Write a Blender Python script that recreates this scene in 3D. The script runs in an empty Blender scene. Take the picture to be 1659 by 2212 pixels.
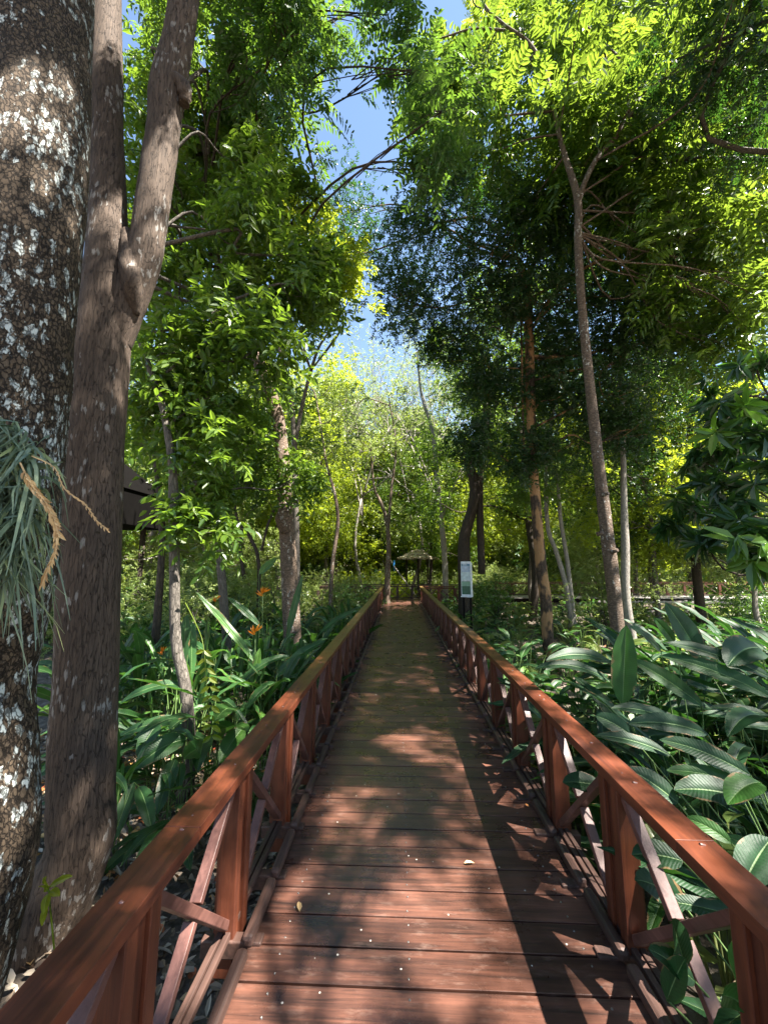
import bpy, math, random
import numpy as np
from mathutils import Vector, Matrix, Euler
R = math.radians
S = bpy.context.scene
rng = np.random.default_rng(11)
random.seed(11)

# ------------------------------------------------------------------ camera
CAM_H = 1.65
cd = bpy.data.cameras.new('camera'); cam = bpy.data.objects.new('camera', cd)
S.collection.objects.link(cam); S.camera = cam
cd.sensor_fit = 'VERTICAL'; cd.sensor_height = 36; cd.lens = 36 * 830 / 2212
cd.clip_start = 0.05; cd.clip_end = 2000
cam.location = (0, 0, CAM_H)
cam.rotation_euler = (R(90 + 8.02), 0, R(2.25))
CM = np.array(Euler((R(90 + 8.02), 0, R(2.25))).to_matrix())
S.render.resolution_x = 767; S.render.resolution_y = 1024

# ------------------------------------------------------------------ light
SUN_EL, SUN_AZ = 58, 112           # azimuth from +Y (ahead) clockwise to +X (right)
sv = Vector((math.sin(R(SUN_AZ)) * math.cos(R(SUN_EL)), math.cos(R(SUN_AZ)) * math.cos(R(SUN_EL)), math.sin(R(SUN_EL))))
W = bpy.data.worlds.new('World'); S.world = W; W.use_nodes = True
wn = W.node_tree.nodes; wl = W.node_tree.links
sky = wn.new('ShaderNodeTexSky'); sky.sky_type = 'NISHITA'; sky.sun_disc = False
sky.sun_elevation = R(SUN_EL); sky.sun_rotation = R(SUN_AZ); sky.air_density = 1.3; sky.dust_density = 0.3; sky.ozone_density = 1.6
bg = wn['Background']; bg.inputs[1].default_value = 0.05; wl.new(sky.outputs[0], bg.inputs[0])
sl = bpy.data.lights.new('sun', 'SUN'); sl.energy = 5.0; sl.angle = R(0.5); sl.color = (1, .95, .86)
so = bpy.data.objects.new('sun', sl); S.collection.objects.link(so)
so.rotation_euler = (-sv).to_track_quat('-Z', 'Y').to_euler(); so.location = (0, 0, 30)
S.view_settings.view_transform = 'Standard'; S.view_settings.look = 'None'
S.view_settings.exposure = 2.7; S.view_settings.gamma = 1
S.cycles.max_bounces = 6; S.cycles.diffuse_bounces = 3; S.cycles.glossy_bounces = 2; S.cycles.transmission_bounces = 4

# ------------------------------------------------------------------ helpers
def P(px, py, Y):
    d = CM @ np.array([(px - 829.5) / 830, (1106 - py) / 830, -1.0])
    d = d * (Y / d[1]); return np.array([d[0], d[1], d[2] + CAM_H])
def mpp(px, Y):                       # metres per photo pixel for a round thing at depth Y
    a = math.atan((px - 862) / 830); return Y / 830 * math.cos(a)
def nrm(a):
    a = np.asarray(a, float); return a / (np.linalg.norm(a, axis=-1, keepdims=True) + 1e-9)

def tag(o, label=None, cat=None, group=None, kind=None):
    if label: o['label'] = label
    if cat: o['category'] = cat
    if group: o['group'] = group
    if kind: o['kind'] = kind
    return o
def link(o, parent=None):
    S.collection.objects.link(o)
    if parent: o.parent = parent
    return o
def empty(name, loc=(0, 0, 0), rz=0):
    o = bpy.data.objects.new(name, None); link(o); o.location = loc; o.rotation_euler = (0, 0, rz); o.empty_display_size = .2; return o

class MB:
    """quads only; V, F, per-vertex rnd and lu, per-face material and smoothness"""
    def __init__(s): s.V = []; s.F = []; s.r = []; s.u = []; s.m = []; s.s = []; s.v = []; s.n = 0
    def add(s, V, F, r=0.5, u=0.0, m=0, smooth=False, v=0.0):
        V = np.asarray(V, float).reshape(-1, 3); F = np.asarray(F, np.int64).reshape(-1, 4)
        s.V.append(V); s.F.append(F + s.n)
        s.r.append(np.broadcast_to(np.asarray(r, float), (len(V),))); s.u.append(np.broadcast_to(np.asarray(u, float), (len(V),)))
        s.v.append(np.broadcast_to(np.asarray(v, float), (len(V),))); s.m.append(np.full(len(F), m)); s.s.append(np.full(len(F), smooth)); s.n += len(V)
    def box(s, c, d, rot=None, r=0.5, m=0):
        x, y, z = np.array(d) / 2
        V = np.array([[-x,-y,-z],[x,-y,-z],[x,y,-z],[-x,y,-z],[-x,-y,z],[x,-y,z],[x,y,z],[-x,y,z]])
        if rot is not None: V = V @ np.array(rot).T
        s.add(V + np.array(c), [[0,3,2,1],[4,5,6,7],[0,1,5,4],[1,2,6,5],[2,3,7,6],[3,0,4,7]], r, 0, m)
    def bar(s, a, b, w, h, r=0.5, m=0, up=(0, 0, 1)):
        a = np.array(a, float); b = np.array(b, float); d = b - a; L = np.linalg.norm(d); d /= L
        sx = nrm(np.cross(d, up)); sz = np.cross(sx, d)
        s.box((a + b) / 2, (w, L, h), np.stack([sx, d, sz], 1), r, m)
    def tube(s, pts, rad, n=8, rough=0.0, m=0, r=0.5, sub=1, seed=0):
        pts = np.asarray(pts, float); rad = np.asarray(rad, float)
        if sub > 1: pts, rad = smooth(pts, rad, sub)
        k = len(pts); t = nrm(np.gradient(pts, axis=0))
        ref = np.array([0, 1, 0.0]) if abs(t[0][2]) > .6 else np.array([0, 0, 1.0])
        a = nrm(np.cross(t, ref)); b = np.cross(t, a)
        th = np.linspace(0, 2 * math.pi, n, endpoint=False)
        rr = rad[:, None] * np.ones((1, n))
        if rough:
            q = np.random.default_rng(seed + 5)
            f = np.zeros((k, n)); zz = np.linspace(0, 1, k)[:, None] * k
            for o in range(1, 5):
                ph = q.random(4) * 6.28
                f += np.sin(o * th[None] + ph[0] + np.sin(zz * .13 * o + ph[1])) * np.sin(zz * .21 * o + ph[2]) / o
            rr = rr * (1 + rough * (f + q.normal(0, .25, (k, n))))
        V = pts[:, None] + rr[..., None] * (np.cos(th)[None, :, None] * a[:, None] + np.sin(th)[None, :, None] * b[:, None])
        i = np.arange(k - 1)[:, None] * n; j = np.arange(n)[None]
        F = np.stack([i + j, i + (j + 1) % n, i + n + (j + 1) % n, i + n + j], -1)
        s.add(V, F, r, 0, m, True)
        if n >= 4 and n % 2 == 0:      # end caps
            c = [[e * (k - 1) * n + q for q in (0, n // 4, n // 2, 3 * n // 4)] for e in (0, 1)] if n == 4 else None
            base = s.n - k * n
            for e in (0, 1):
                o = e * (k - 1) * n
                fs = [[o + q, o + q + 1, o + n - 2 - q, o + n - 1 - q] for q in range(n // 2 - 1)]
                if not e: fs = [f[::-1] for f in fs]
                s.F.append(np.array(fs) + base); s.m.append(np.full(len(fs), m)); s.s.append(np.full(len(fs), False))
    def leaves(s, P0, D, N, L, Wd, r, fold=.22, m=0, droop=.12):
        n = len(P0); U = nrm(D); Sd = nrm(np.cross(U, N)); N = np.cross(Sd, U)
        L = np.broadcast_to(L, (n,))[:, None]; Wd = np.broadcast_to(Wd, (n,))[:, None]
        fz = N * Wd * fold; dr = -N * L * droop
        V = np.stack([P0, P0 + U*L*.3 + Sd*Wd*.46 + fz + dr*.2, P0 + U*L*.68 + Sd*Wd*.38 + fz*.8 + dr*.6, P0 + U*L + dr,
                      P0 + U*L*.68 - Sd*Wd*.38 + fz*.8 + dr*.6, P0 + U*L*.3 - Sd*Wd*.46 + fz + dr*.2], 1)
        b = np.arange(n)[:, None, None] * 6
        F = (b + np.array([[0, 1, 2, 3], [0, 3, 4, 5]])[None])
        u = np.tile([0, 1, 1, 0, -1, -1.0], n)
        s.add(V, F, np.repeat(np.broadcast_to(r, (n,)), 6), u, m, False)
    def mesh(s, name, mats):
        me = bpy.data.meshes.new(name); V = np.concatenate(s.V); F = np.concatenate(s.F)
        me.vertices.add(len(V)); me.vertices.foreach_set('co', V.ravel().astype(np.float32))
        me.loops.add(F.size); me.loops.foreach_set('vertex_index', F.ravel().astype(np.int32))
        me.polygons.add(len(F)); me.polygons.foreach_set('loop_start', np.arange(0, F.size, 4, dtype=np.int32))
        me.polygons.foreach_set('loop_total', np.full(len(F), 4, np.int32))
        me.polygons.foreach_set('material_index', np.concatenate(s.m).astype(np.int32))
        me.polygons.foreach_set('use_smooth', np.concatenate(s.s).astype(bool))
        for nm, d in (('rnd', s.r), ('lu', s.u), ('lv', s.v)):
            at = me.attributes.new(nm, 'FLOAT', 'POINT'); at.data.foreach_set('value', np.concatenate(d).astype(np.float32))
        for mt in (mats if isinstance(mats, (list, tuple)) else [mats]): me.materials.append(mt)
        me.update(calc_edges=True); return me
    def build(s, name, mats, parent=None, bevel=0, loc=None):
        o = bpy.data.objects.new(name, s.mesh(name, mats)); link(o, parent)
        if loc is not None: o.location = loc
        if bevel:
            b = o.modifiers.new('bevel', 'BEVEL'); b.width = bevel; b.segments = 2; b.limit_method = 'ANGLE'
        return o
def smooth(pts, rad, sub):
    k = len(pts); t = np.arange(k); tt = np.linspace(0, k - 1, (k - 1) * sub + 1)
    q = np.concatenate([[2 * pts[0] - pts[1]], pts, [2 * pts[-1] - pts[-2]]])
    out = []
    for x in tt:
        i = min(int(x), k - 2); f = x - i; p0, p1, p2, p3 = q[i], q[i+1], q[i+2], q[i+3]
        out.append(.5 * (2*p1 + (p2-p0)*f + (2*p0-5*p1+4*p2-p3)*f*f + (3*p1-p0-3*p2+p3)*f**3))
    return np.array(out), np.interp(tt, t, rad)
def copy_tree(o, parent=None):
    c = o.copy(); S.collection.objects.link(c); c.parent = parent
    for ch in list(o.children): copy_tree(ch, c)
    return c

# ------------------------------------------------------------------ materials
def mat(name):
    m = bpy.data.materials.new(name); m.use_nodes = True; nt = m.node_tree; b = nt.nodes['Principled BSDF']
    def n(t, **k):
        x = nt.nodes.new('ShaderNode' + t)
        for a, v in k.items():
            if a[0] == '_': x.inputs[int(a[1:])].default_value = v
            else: setattr(x, a, v)
        return x
    def l(a, c): nt.links.new(a, c)
    return m, nt, b, n, l
def ramp(n, stops):
    r = n('ValToRGB'); e = r.color_ramp.elements
    while len(e) < len(stops): e.new(.5)
    for x, (p, c) in zip(e, stops): x.position = p; x.color = (*c, 1)
    return r
def mapping(n, l, scale, coord='Object'):
    t = n('TexCoord'); mp = n('Mapping'); mp.inputs['Scale'].default_value = scale; l(t.outputs[coord], mp.inputs[0]); return mp.outputs[0]

def leafmat(name, stops, rough=.4, trans=.35, tcol=(.25, .5, .04), spec=.5, rib=0, veins=0):
    m, nt, b, n, l = mat(name)
    a = n('Attribute', attribute_name='rnd'); rp = ramp(n, stops); l(a.outputs['Fac'], rp.inputs[0]); col = rp.outputs[0]
    if rib or veins:
        u = n('Attribute', attribute_name='lu'); ab = n('Math', operation='ABSOLUTE'); l(u.outputs['Fac'], ab.inputs[0])
        lt = n('Math', operation='LESS_THAN', _1=.045); l(ab.outputs[0], lt.inputs[0])
        ml = n('Math', operation='MULTIPLY', _1=rib); l(lt.outputs[0], ml.inputs[0])
        mx = n('MixRGB'); mx.inputs[2].default_value = (.22, .32, .12, 1); l(ml.outputs[0], mx.inputs[0]); l(col, mx.inputs[1])
        v = mapping(n, l, (1, 1, 1)); ns = n('TexNoise'); ns.inputs['Scale'].default_value = 9; ns.inputs['Detail'].default_value = 6; l(v, ns.inputs['Vector'])
        mr = n('MapRange', _1=.3, _2=.7, _3=.65, _4=1.4); l(ns.outputs[0], mr.inputs[0])
        m2 = n('MixRGB', blend_type='MULTIPLY', _0=1.0); l(mx.outputs[0], m2.inputs[1]); l(mr.outputs[0], m2.inputs[2]); col = m2.outputs[0]
        lv = n('Attribute', attribute_name='lv'); a1 = n('Math', operation='MULTIPLY', _1=-.035); l(ab.outputs[0], a1.inputs[0]); a2 = n('Math', operation='ADD'); l(lv.outputs['Fac'], a2.inputs[0]); l(a1.outputs[0], a2.inputs[1])
        a3 = n('Math', operation='MULTIPLY', _1=420.0); l(a2.outputs[0], a3.inputs[0]); sn = n('Math', operation='SINE'); l(a3.outputs[0], sn.inputs[0])
        sr = n('MapRange', _1=-1, _2=1, _3=.87, _4=1.08); l(sn.outputs[0], sr.inputs[0]); m7 = n('MixRGB', blend_type='MULTIPLY', _0=1.0); l(col, m7.inputs[1]); l(sr.outputs[0], m7.inputs[2]); col = m7.outputs[0]
        # dry brown margins and blotches
        es = n('MapRange', _1=.55, _2=1.0, _3=0, _4=.30); l(ab.outputs[0], es.inputs[0]); eb = n('TexNoise'); eb.inputs['Scale'].default_value = 14; eb.inputs['Detail'].default_value = 5; l(v, eb.inputs['Vector'])
        ea = n('Math', operation='ADD'); l(es.outputs[0], ea.inputs[0]); l(eb.outputs[0], ea.inputs[1]); er_ = n('MapRange', _1=.80, _2=.86, _3=0, _4=.9); l(ea.outputs[0], er_.inputs[0])
        m8 = n('MixRGB'); m8.inputs[2].default_value = (.16, .10, .045, 1); l(er_.outputs[0], m8.inputs[0]); l(col, m8.inputs[1]); col = m8.outputs[0]
        ns2 = n('TexNoise'); ns2.inputs['Scale'].default_value = 60; ns2.inputs['Detail'].default_value = 3; l(v, ns2.inputs['Vector'])
        bp = n('Bump'); bp.inputs['Strength'].default_value = .25; bp.inputs['Distance'].default_value = .004; hh_ = n('Math', operation='MULTIPLY_ADD', _1=.3); l(sn.outputs[0], hh_.inputs[0]); l(ns2.outputs[0], hh_.inputs[2]); l(hh_.outputs[0], bp.inputs['Height']); l(bp.outputs[0], b.inputs['Normal'])
    l(col, b.inputs['Base Color']); b.inputs['Roughness'].default_value = rough; b.inputs['Specular IOR Level'].default_value = spec
    tr = n('BsdfTranslucent'); hs = n('MixRGB', blend_type='MIX', _0=.6); l(col, hs.inputs[1]); hs.inputs[2].default_value = (*tcol, 1); l(hs.outputs[0], tr.inputs[0])
    mx = n('MixShader', _0=trans); l(b.outputs[0], mx.inputs[1]); l(tr.outputs[0], mx.inputs[2]); l(mx.outputs[0], nt.nodes['Material Output'].inputs[0])
    return m
LF = {
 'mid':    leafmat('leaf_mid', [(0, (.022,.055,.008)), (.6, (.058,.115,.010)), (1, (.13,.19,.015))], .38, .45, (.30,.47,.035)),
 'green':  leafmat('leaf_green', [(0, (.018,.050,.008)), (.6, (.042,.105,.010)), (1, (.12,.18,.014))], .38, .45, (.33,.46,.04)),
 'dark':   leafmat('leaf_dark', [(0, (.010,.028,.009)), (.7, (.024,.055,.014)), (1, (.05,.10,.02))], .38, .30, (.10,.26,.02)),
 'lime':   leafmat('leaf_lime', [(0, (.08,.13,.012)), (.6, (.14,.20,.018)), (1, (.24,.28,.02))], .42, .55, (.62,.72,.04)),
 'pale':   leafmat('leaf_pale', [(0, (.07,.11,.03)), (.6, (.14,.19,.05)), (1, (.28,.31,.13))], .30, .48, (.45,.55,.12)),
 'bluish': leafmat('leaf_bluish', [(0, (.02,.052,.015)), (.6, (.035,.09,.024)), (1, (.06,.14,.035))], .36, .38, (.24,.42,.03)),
 'broad':  leafmat('leaf_broad', [(0, (.008,.030,.010)), (.6, (.013,.046,.014)), (1, (.036,.105,.014))], .50, .20, (.10,.30,.03), .3, .5, 1),
 'lance':  leafmat('leaf_lance', [(0, (.014,.042,.014)), (.6, (.028,.080,.020)), (1, (.07,.15,.02))], .42, .28, (.14,.36,.03), .42, .5, 1),
 'mango':  leafmat('leaf_mango', [(0, (.012,.035,.012)), (.8, (.02,.055,.015)), (1, (.10,.20,.02))], .33, .25, (.18,.42,.03), .5),
 'tilland':leafmat('leaf_tillandsia', [(0, (.07,.11,.07)), (.7, (.16,.21,.14)), (1, (.30,.34,.15))], .5, .2, (.25,.35,.12)),
 'litter': leafmat('leaf_litter', [(0, (.10,.06,.035)), (.4, (.26,.19,.13)), (.75, (.42,.36,.28)), (.9, (.45,.24,.05)), (1, (.35,.07,.04))], .6, .1, (.3,.2,.08)),
 'orange': leafmat('petal_orange', [(0, (.65,.16,.01)), (1, (.8,.32,.02))], .4, .2, (.8,.35,.03)),
 'husk':   leafmat('bract_tan', [(0, (.42,.24,.10)), (1, (.65,.45,.22))], .6, .15, (.6,.4,.15)),
}
def wood(name, c0, c1, grain, rough=(.28, .5), along='Y', far_olive=0, wear=0, spec=.5, bump=.25, perrnd=.25):
    m, nt, b, n, l = mat(name)
    sc = {'X': (1.2, grain, grain), 'Y': (grain, 1.2, grain), 'Z': (grain, grain, 1.2)}[along]
    v = mapping(n, l, sc); a = n('Attribute', attribute_name='rnd')
    off = n('VectorMath', operation='ADD'); cb = n('CombineXYZ'); ml = n('Math', operation='MULTIPLY', _1=91.7); l(a.outputs['Fac'], ml.inputs[0])
    for i in range(3): l(ml.outputs[0], cb.inputs[i])
    l(v, off.inputs[0]); l(cb.outputs[0], off.inputs[1])
    ns = n('TexNoise'); ns.inputs['Scale'].default_value = 1.5; ns.inputs['Detail'].default_value = 8; ns.inputs['Roughness'].default_value = .65; ns.inputs['Distortion'].default_value = .6; l(off.outputs[0], ns.inputs['Vector'])
    rp = ramp(n, [(.3, c0), (.7, c1)]); l(ns.outputs[0], rp.inputs[0]); col = rp.outputs[0]
    mr = n('MapRange', _3=1 - perrnd, _4=1 + perrnd); l(a.outputs['Fac'], mr.inputs[0])
    m2 = n('MixRGB', blend_type='MULTIPLY', _0=1.0); l(col, m2.inputs[1]); l(mr.outputs[0], m2.inputs[2]); col = m2.outputs[0]
    vb = mapping(n, l, (1, 1, 1)); big = n('TexNoise'); big.inputs['Scale'].default_value = 3.5; big.inputs['Detail'].default_value = 5; big.inputs['Roughness'].default_value = .6; l(vb, big.inputs['Vector'])
    mb = n('MapRange', _1=.3, _2=.7, _3=.7, _4=1.3); l(big.outputs[0], mb.inputs[0])
    m3 = n('MixRGB', blend_type='MULTIPLY', _0=1.0); l(col, m3.inputs[1]); l(mb.outputs[0], m3.inputs[2]); col = m3.outputs[0]
    if wear:
        w = n('TexNoise'); w.inputs['Scale'].default_value = 14; w.inputs['Detail'].default_value = 8; w.inputs['Roughness'].default_value = .7
        vw = mapping(n, l, (.5, 1.6, 1)); l(vw, w.inputs['Vector'])
        wr = n('MapRange', _1=.54, _2=.74, _3=0, _4=wear); l(w.outputs[0], wr.inputs[0])
        mx = n('MixRGB'); mx.inputs[2].default_value = (.26, .17, .135, 1); l(wr.outputs[0], mx.inputs[0]); l(col, mx.inputs[1]); col = mx.outputs[0]
        # small pale specks (bird droppings, pollen)
        vo = n('TexVoronoi'); vo.inputs['Scale'].default_value = 22; l(vb, vo.inputs['Vector'])
        lt = n('Math', operation='LESS_THAN', _1=.10); l(vo.outputs['Distance'], lt.inputs[0])
        sp = n('Separate' + 'XYZ'); l(vo.outputs['Color'], sp.inputs[0]); g = n('Math', operation='GREATER_THAN', _1=.92); l(sp.outputs[0], g.inputs[0])
        mm = n('Math', operation='MULTIPLY'); l(lt.outputs[0], mm.inputs[0]); l(g.outputs[0], mm.inputs[1])
        m5 = n('MixRGB'); m5.inputs[2].default_value = (.5, .46, .4, 1); l(mm.outputs[0], m5.inputs[0]); l(col, m5.inputs[1]); col = m5.outputs[0]
    if far_olive:  # olive tint that strengthens with distance along the rail
        t = n('TexCoord'); sp = n('SeparateXYZ'); l(t.outputs['Object'], sp.inputs[0])
        g = n('MapRange', _1=3.0, _2=9.0, _3=0, _4=1); l(sp.outputs[1], g.inputs[0])
        k = n('MapRange', _1=.35, _2=.6, _3=.3, _4=1); l(big.outputs[0], k.inputs[0])
        mm = n('Math', operation='MULTIPLY'); l(g.outputs[0], mm.inputs[0]); l(k.outputs[0], mm.inputs[1])
        m6 = n('Math', operation='MULTIPLY', _1=far_olive); l(mm.outputs[0], m6.inputs[0])
        m4 = n('MixRGB'); m4.inputs[2].default_value = (.17, .12, .035, 1); l(m6.outputs[0], m4.inputs[0]); l(col, m4.inputs[1]); col = m4.outputs[0]
    l(col, b.inputs['Base Color']); rr = n('MapRange', _1=.3, _2=.7, _3=rough[0], _4=rough[1]); l(big.outputs[0], rr.inputs[0]); l(rr.outputs[0], b.inputs['Roughness'])
    b.inputs['Specular IOR Level'].default_value = spec
    bp = n('Bump'); bp.inputs['Strength'].default_value = bump; bp.inputs['Distance'].default_value = .003; l(ns.outputs[0], bp.inputs['Height']); l(bp.outputs[0], b.inputs['Normal'])
    return m
WD = {
 'deck': wood('deck_wood', (.020,.012,.010), (.125,.052,.034), 26, (.20, .42), 'X', 0, .30, .5, .35, .35),
 'rail': wood('handrail_wood', (.045,.013,.008), (.155,.041,.017), 18, (.30, .5), 'Y', .75, 0, .5, .2, .15),
 'post': wood('post_wood', (.045,.013,.008), (.15,.041,.017), 22, (.35, .55), 'Z', 0, 0, .45, .3, .2),
 'brace': wood('brace_wood', (.065,.028,.022), (.15,.068,.054), 22, (.35, .55), 'Y', 0, 0, .5, .25, .2),
 'kerb': wood('kerb_wood', (.026,.014,.011), (.085,.044,.033), 20, (.45, .65), 'Y', 0, 0, .4, .3, .25),
 'grey': wood('grey_wood', (.16,.14,.13), (.34,.31,.29), 20, (.6, .8), 'X', 0, 0, .3, .3, .2),
 'dark': wood('dark_wood', (.005,.004,.004), (.015,.011,.010), 20, (.75, .9), 'Y', 0, 0, .1, .3, .2),
}
def bark(name, c0, c1, scale=(9, 9, 2.2), crack=.6, lich=None, lichamt=.5, patch=None, dist=.02, rough=.85, vs=3.0, ew=.16):
    m, nt, b, n, l = mat(name)
    v = mapping(n, l, scale)
    wn_ = n('TexNoise'); wn_.inputs['Scale'].default_value = 2.0; wn_.inputs['Detail'].default_value = 4; l(v, wn_.inputs['Vector'])
    hf = n('TexNoise'); hf.inputs['Scale'].default_value = 9.0; hf.inputs['Detail'].default_value = 6; hf.inputs['Roughness'].default_value = .7; l(v, hf.inputs['Vector'])
    hm = n('MixRGB', blend_type='MIX', _0=.35); l(wn_.outputs['Color'], hm.inputs[1]); l(hf.outputs['Color'], hm.inputs[2])
    mv = n('MixRGB', blend_type='LINEAR_LIGHT', _0=.34); l(v, mv.inputs[1]); l(hm.outputs[0], mv.inputs[2])
    vo = n('TexVoronoi', feature='DISTANCE_TO_EDGE'); vo.inputs['Scale'].default_value = vs; l(mv.outputs[0], vo.inputs['Vector'])
    ed = n('MapRange', _1=0, _2=ew, _3=0, _4=1); l(vo.outputs[0], ed.inputs[0])
    ns = n('TexNoise'); ns.inputs['Scale'].default_value = 4.0; ns.inputs['Detail'].default_value = 10; ns.inputs['Roughness'].default_value = .7; l(v, ns.inputs['Vector'])
    rp = ramp(n, [(.25, c0), (.75, c1)]); l(ns.outputs[0], rp.inputs[0]); col = rp.outputs[0]
    er = n('MapRange', _3=1 - crack, _4=1); l(ed.outputs[0], er.inputs[0])
    mx = n('MixRGB', blend_type='MULTIPLY', _0=1.0); l(col, mx.inputs[1]); l(er.outputs[0], mx.inputs[2]); col = mx.outputs[0]
    vb = mapping(n, l, (1, 1, .5)); big = n('TexNoise'); big.inputs['Scale'].default_value = 3.5; big.inputs['Detail'].default_value = 4; l(vb, big.inputs['Vector'])
    if patch:
        pr = n('MapRange', _1=.47, _2=.53, _3=0, _4=1); l(big.outputs[0], pr.inputs[0])
        m4 = n('MixRGB'); m4.inputs[2].default_value = (*patch, 1); l(pr.outputs[0], m4.inputs[0]); l(col, m4.inputs[1]); col = m4.outputs[0]
    if lich:
        vl = n('TexVoronoi'); vl.inputs['Scale'].default_value = 5.0; vl.inputs['Randomness'].default_value = 1
        v2 = mapping(n, l, (6, 6, 3.0)); mv2 = n('MixRGB', blend_type='LINEAR_LIGHT', _0=.34); l(v2, mv2.inputs[1]); l(hm.outputs[0], mv2.inputs[2]); l(mv2.outputs[0], vl.inputs['Vector'])
        dn = n('Math', operation='MULTIPLY_ADD', _1=.9); l(hf.outputs[0], dn.inputs[0]); l(vl.outputs['Distance'], dn.inputs[2]); l1 = n('MapRange', _1=.84, _2=.93, _3=1, _4=0); l(dn.outputs[0], l1.inputs[0])
        sp = n('SeparateXYZ'); l(vl.outputs['Color'], sp.inputs[0])
        ad = n('Math', operation='MULTIPLY_ADD', _1=3.4, _2=-1.7); l(big.outputs[0], ad.inputs[0])
        su = n('Math', operation='ADD'); l(sp.outputs[0], su.inputs[0]); l(ad.outputs[0], su.inputs[1])
        g = n('Math', operation='GREATER_THAN', _1=1 - lichamt); l(su.outputs[0], g.inputs[0])
        mm = n('Math', operation='MULTIPLY'); l(l1.outputs[0], mm.inputs[0]); l(g.outputs[0], mm.inputs[1])
        m2 = n('Math', operation='MULTIPLY'); l(mm.outputs[0], m2.inputs[0]); l(er.outputs[0], m2.inputs[1])
        m5 = n('MixRGB'); m5.inputs[2].default_value = (*lich, 1); l(m2.outputs[0], m5.inputs[0]); l(col, m5.inputs[1]); col = m5.outputs[0]
    l(col, b.inputs['Base Color']); b.inputs['Roughness'].default_value = rough; b.inputs['Specular IOR Level'].default_value = .25
    hs = n('Math', operation='MULTIPLY_ADD', _1=.45); l(ns.outputs[0], hs.inputs[0]); l(ed.outputs[0], hs.inputs[2])
    bp = n('Bump'); bp.inputs['Strength'].default_value = .9; bp.inputs['Distance'].default_value = dist; l(hs.outputs[0], bp.inputs['Height']); l(bp.outputs[0], b.inputs['Normal'])
    return m
BK = {
 'lichen': bark('bark_cracked_lichen', (.034,.023,.015), (.12,.085,.055), (8, 8, 4.5), .7, (.42,.45,.43), .62, None, .02, vs=6.5, ew=.13),
 'brown':  bark('bark_brown', (.030,.021,.016), (.125,.088,.064), (14, 14, 1.6), .4, (.22,.20,.18), .02, None, .012, vs=4, ew=.035),
 'ringed': bark('bark_ringed', (.08,.056,.042), (.23,.165,.12), (5, 5, 11), .45, (.4,.38,.34), .06, None, .006),
 'pale':   bark('bark_pale', (.16,.14,.12), (.38,.34,.29), (12, 12, 3), .25, None, 0, None, .006),
 'orange': bark('bark_peeling_orange', (.05,.035,.025), (.12,.08,.055), (6, 6, 2), .5, None, 0, (.34,.19,.09), .008),
 'dark':   bark('bark_dark', (.03,.022,.017), (.09,.068,.05), (12, 12, 3), .3, None, 0, None, .008),
 'grey':   bark('bark_grey', (.07,.06,.05), (.18,.155,.13), (12, 12, 3), .3, None, 0, None, .008),
}
def plain(name, c, rough=.5, metal=0):
    m, nt, b, n, l = mat(name); v = mapping(n, l, (1, 1, 1)); ns = n('TexNoise'); ns.inputs['Scale'].default_value = 12; ns.inputs['Detail'].default_value = 5; l(v, ns.inputs['Vector'])
    rp = ramp(n, [(.3, tuple(x * .8 for x in c)), (.7, tuple(min(1, x * 1.15) for x in c))]); l(ns.outputs[0], rp.inputs[0]); l(rp.outputs[0], b.inputs['Base Color'])
    b.inputs['Roughness'].default_value = rough; b.inputs['Metallic'].default_value = metal; return m

# ------------------------------------------------------------------ ground
GZ = -0.6
def ground_h(x, y):
    return GZ + .05 * np.sin(x * .9 + 1) * np.cos(y * .7) + .03 * np.sin(x * 2.3 + y * 1.9) + .00 * x
def ground():
    m, nt, b, n, l = mat('forest_floor')
    v = mapping(n, l, (1, 1, 1)); ns = n('TexNoise'); ns.inputs['Scale'].default_value = 5; ns.inputs['Detail'].default_value = 12; ns.inputs['Roughness'].default_value = .75; l(v, ns.inputs['Vector'])
    rp = ramp(n, [(.3, (.035,.026,.018)), (.5, (.10,.078,.058)), (.72, (.26,.21,.17))]); l(ns.outputs[0], rp.inputs[0]); l(rp.outputs[0], b.inputs['Base Color'])
    b.inputs['Roughness'].default_value = .95; vo = n('TexVoronoi'); vo.inputs['Scale'].default_value = 16; l(v, vo.inputs['Vector'])
    bp = n('Bump'); bp.inputs['Strength'].default_value = .8; bp.inputs['Distance'].default_value = .03; ad = n('Math', operation='ADD'); l(ns.outputs[0], ad.inputs[0]); l(vo.outputs[0], ad.inputs[1]); l(ad.outputs[0], bp.inputs['Height']); l(bp.outputs[0], b.inputs['Normal'])
    g = np.concatenate([np.linspace(-400, -30, 10), np.linspace(-28, 28, 113), np.linspace(30, 400, 10)]); gy = np.concatenate([np.linspace(-300, -12, 8), np.linspace(-10, 46, 113), np.linspace(50, 600, 10)])
    X, Y = np.meshgrid(g, gy); Z = ground_h(X, Y); k = len(g)
    i = np.arange(len(gy) - 1)[:, None] * k; j = np.arange(k - 1)[None]
    mb = MB(); mb.add(np.stack([X, Y, Z], -1), np.stack([i + j, i + j + 1, i + k + j + 1, i + k + j], -1), smooth=True)
    tag(mb.build('ground', m), kind='structure')
ground()
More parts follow.
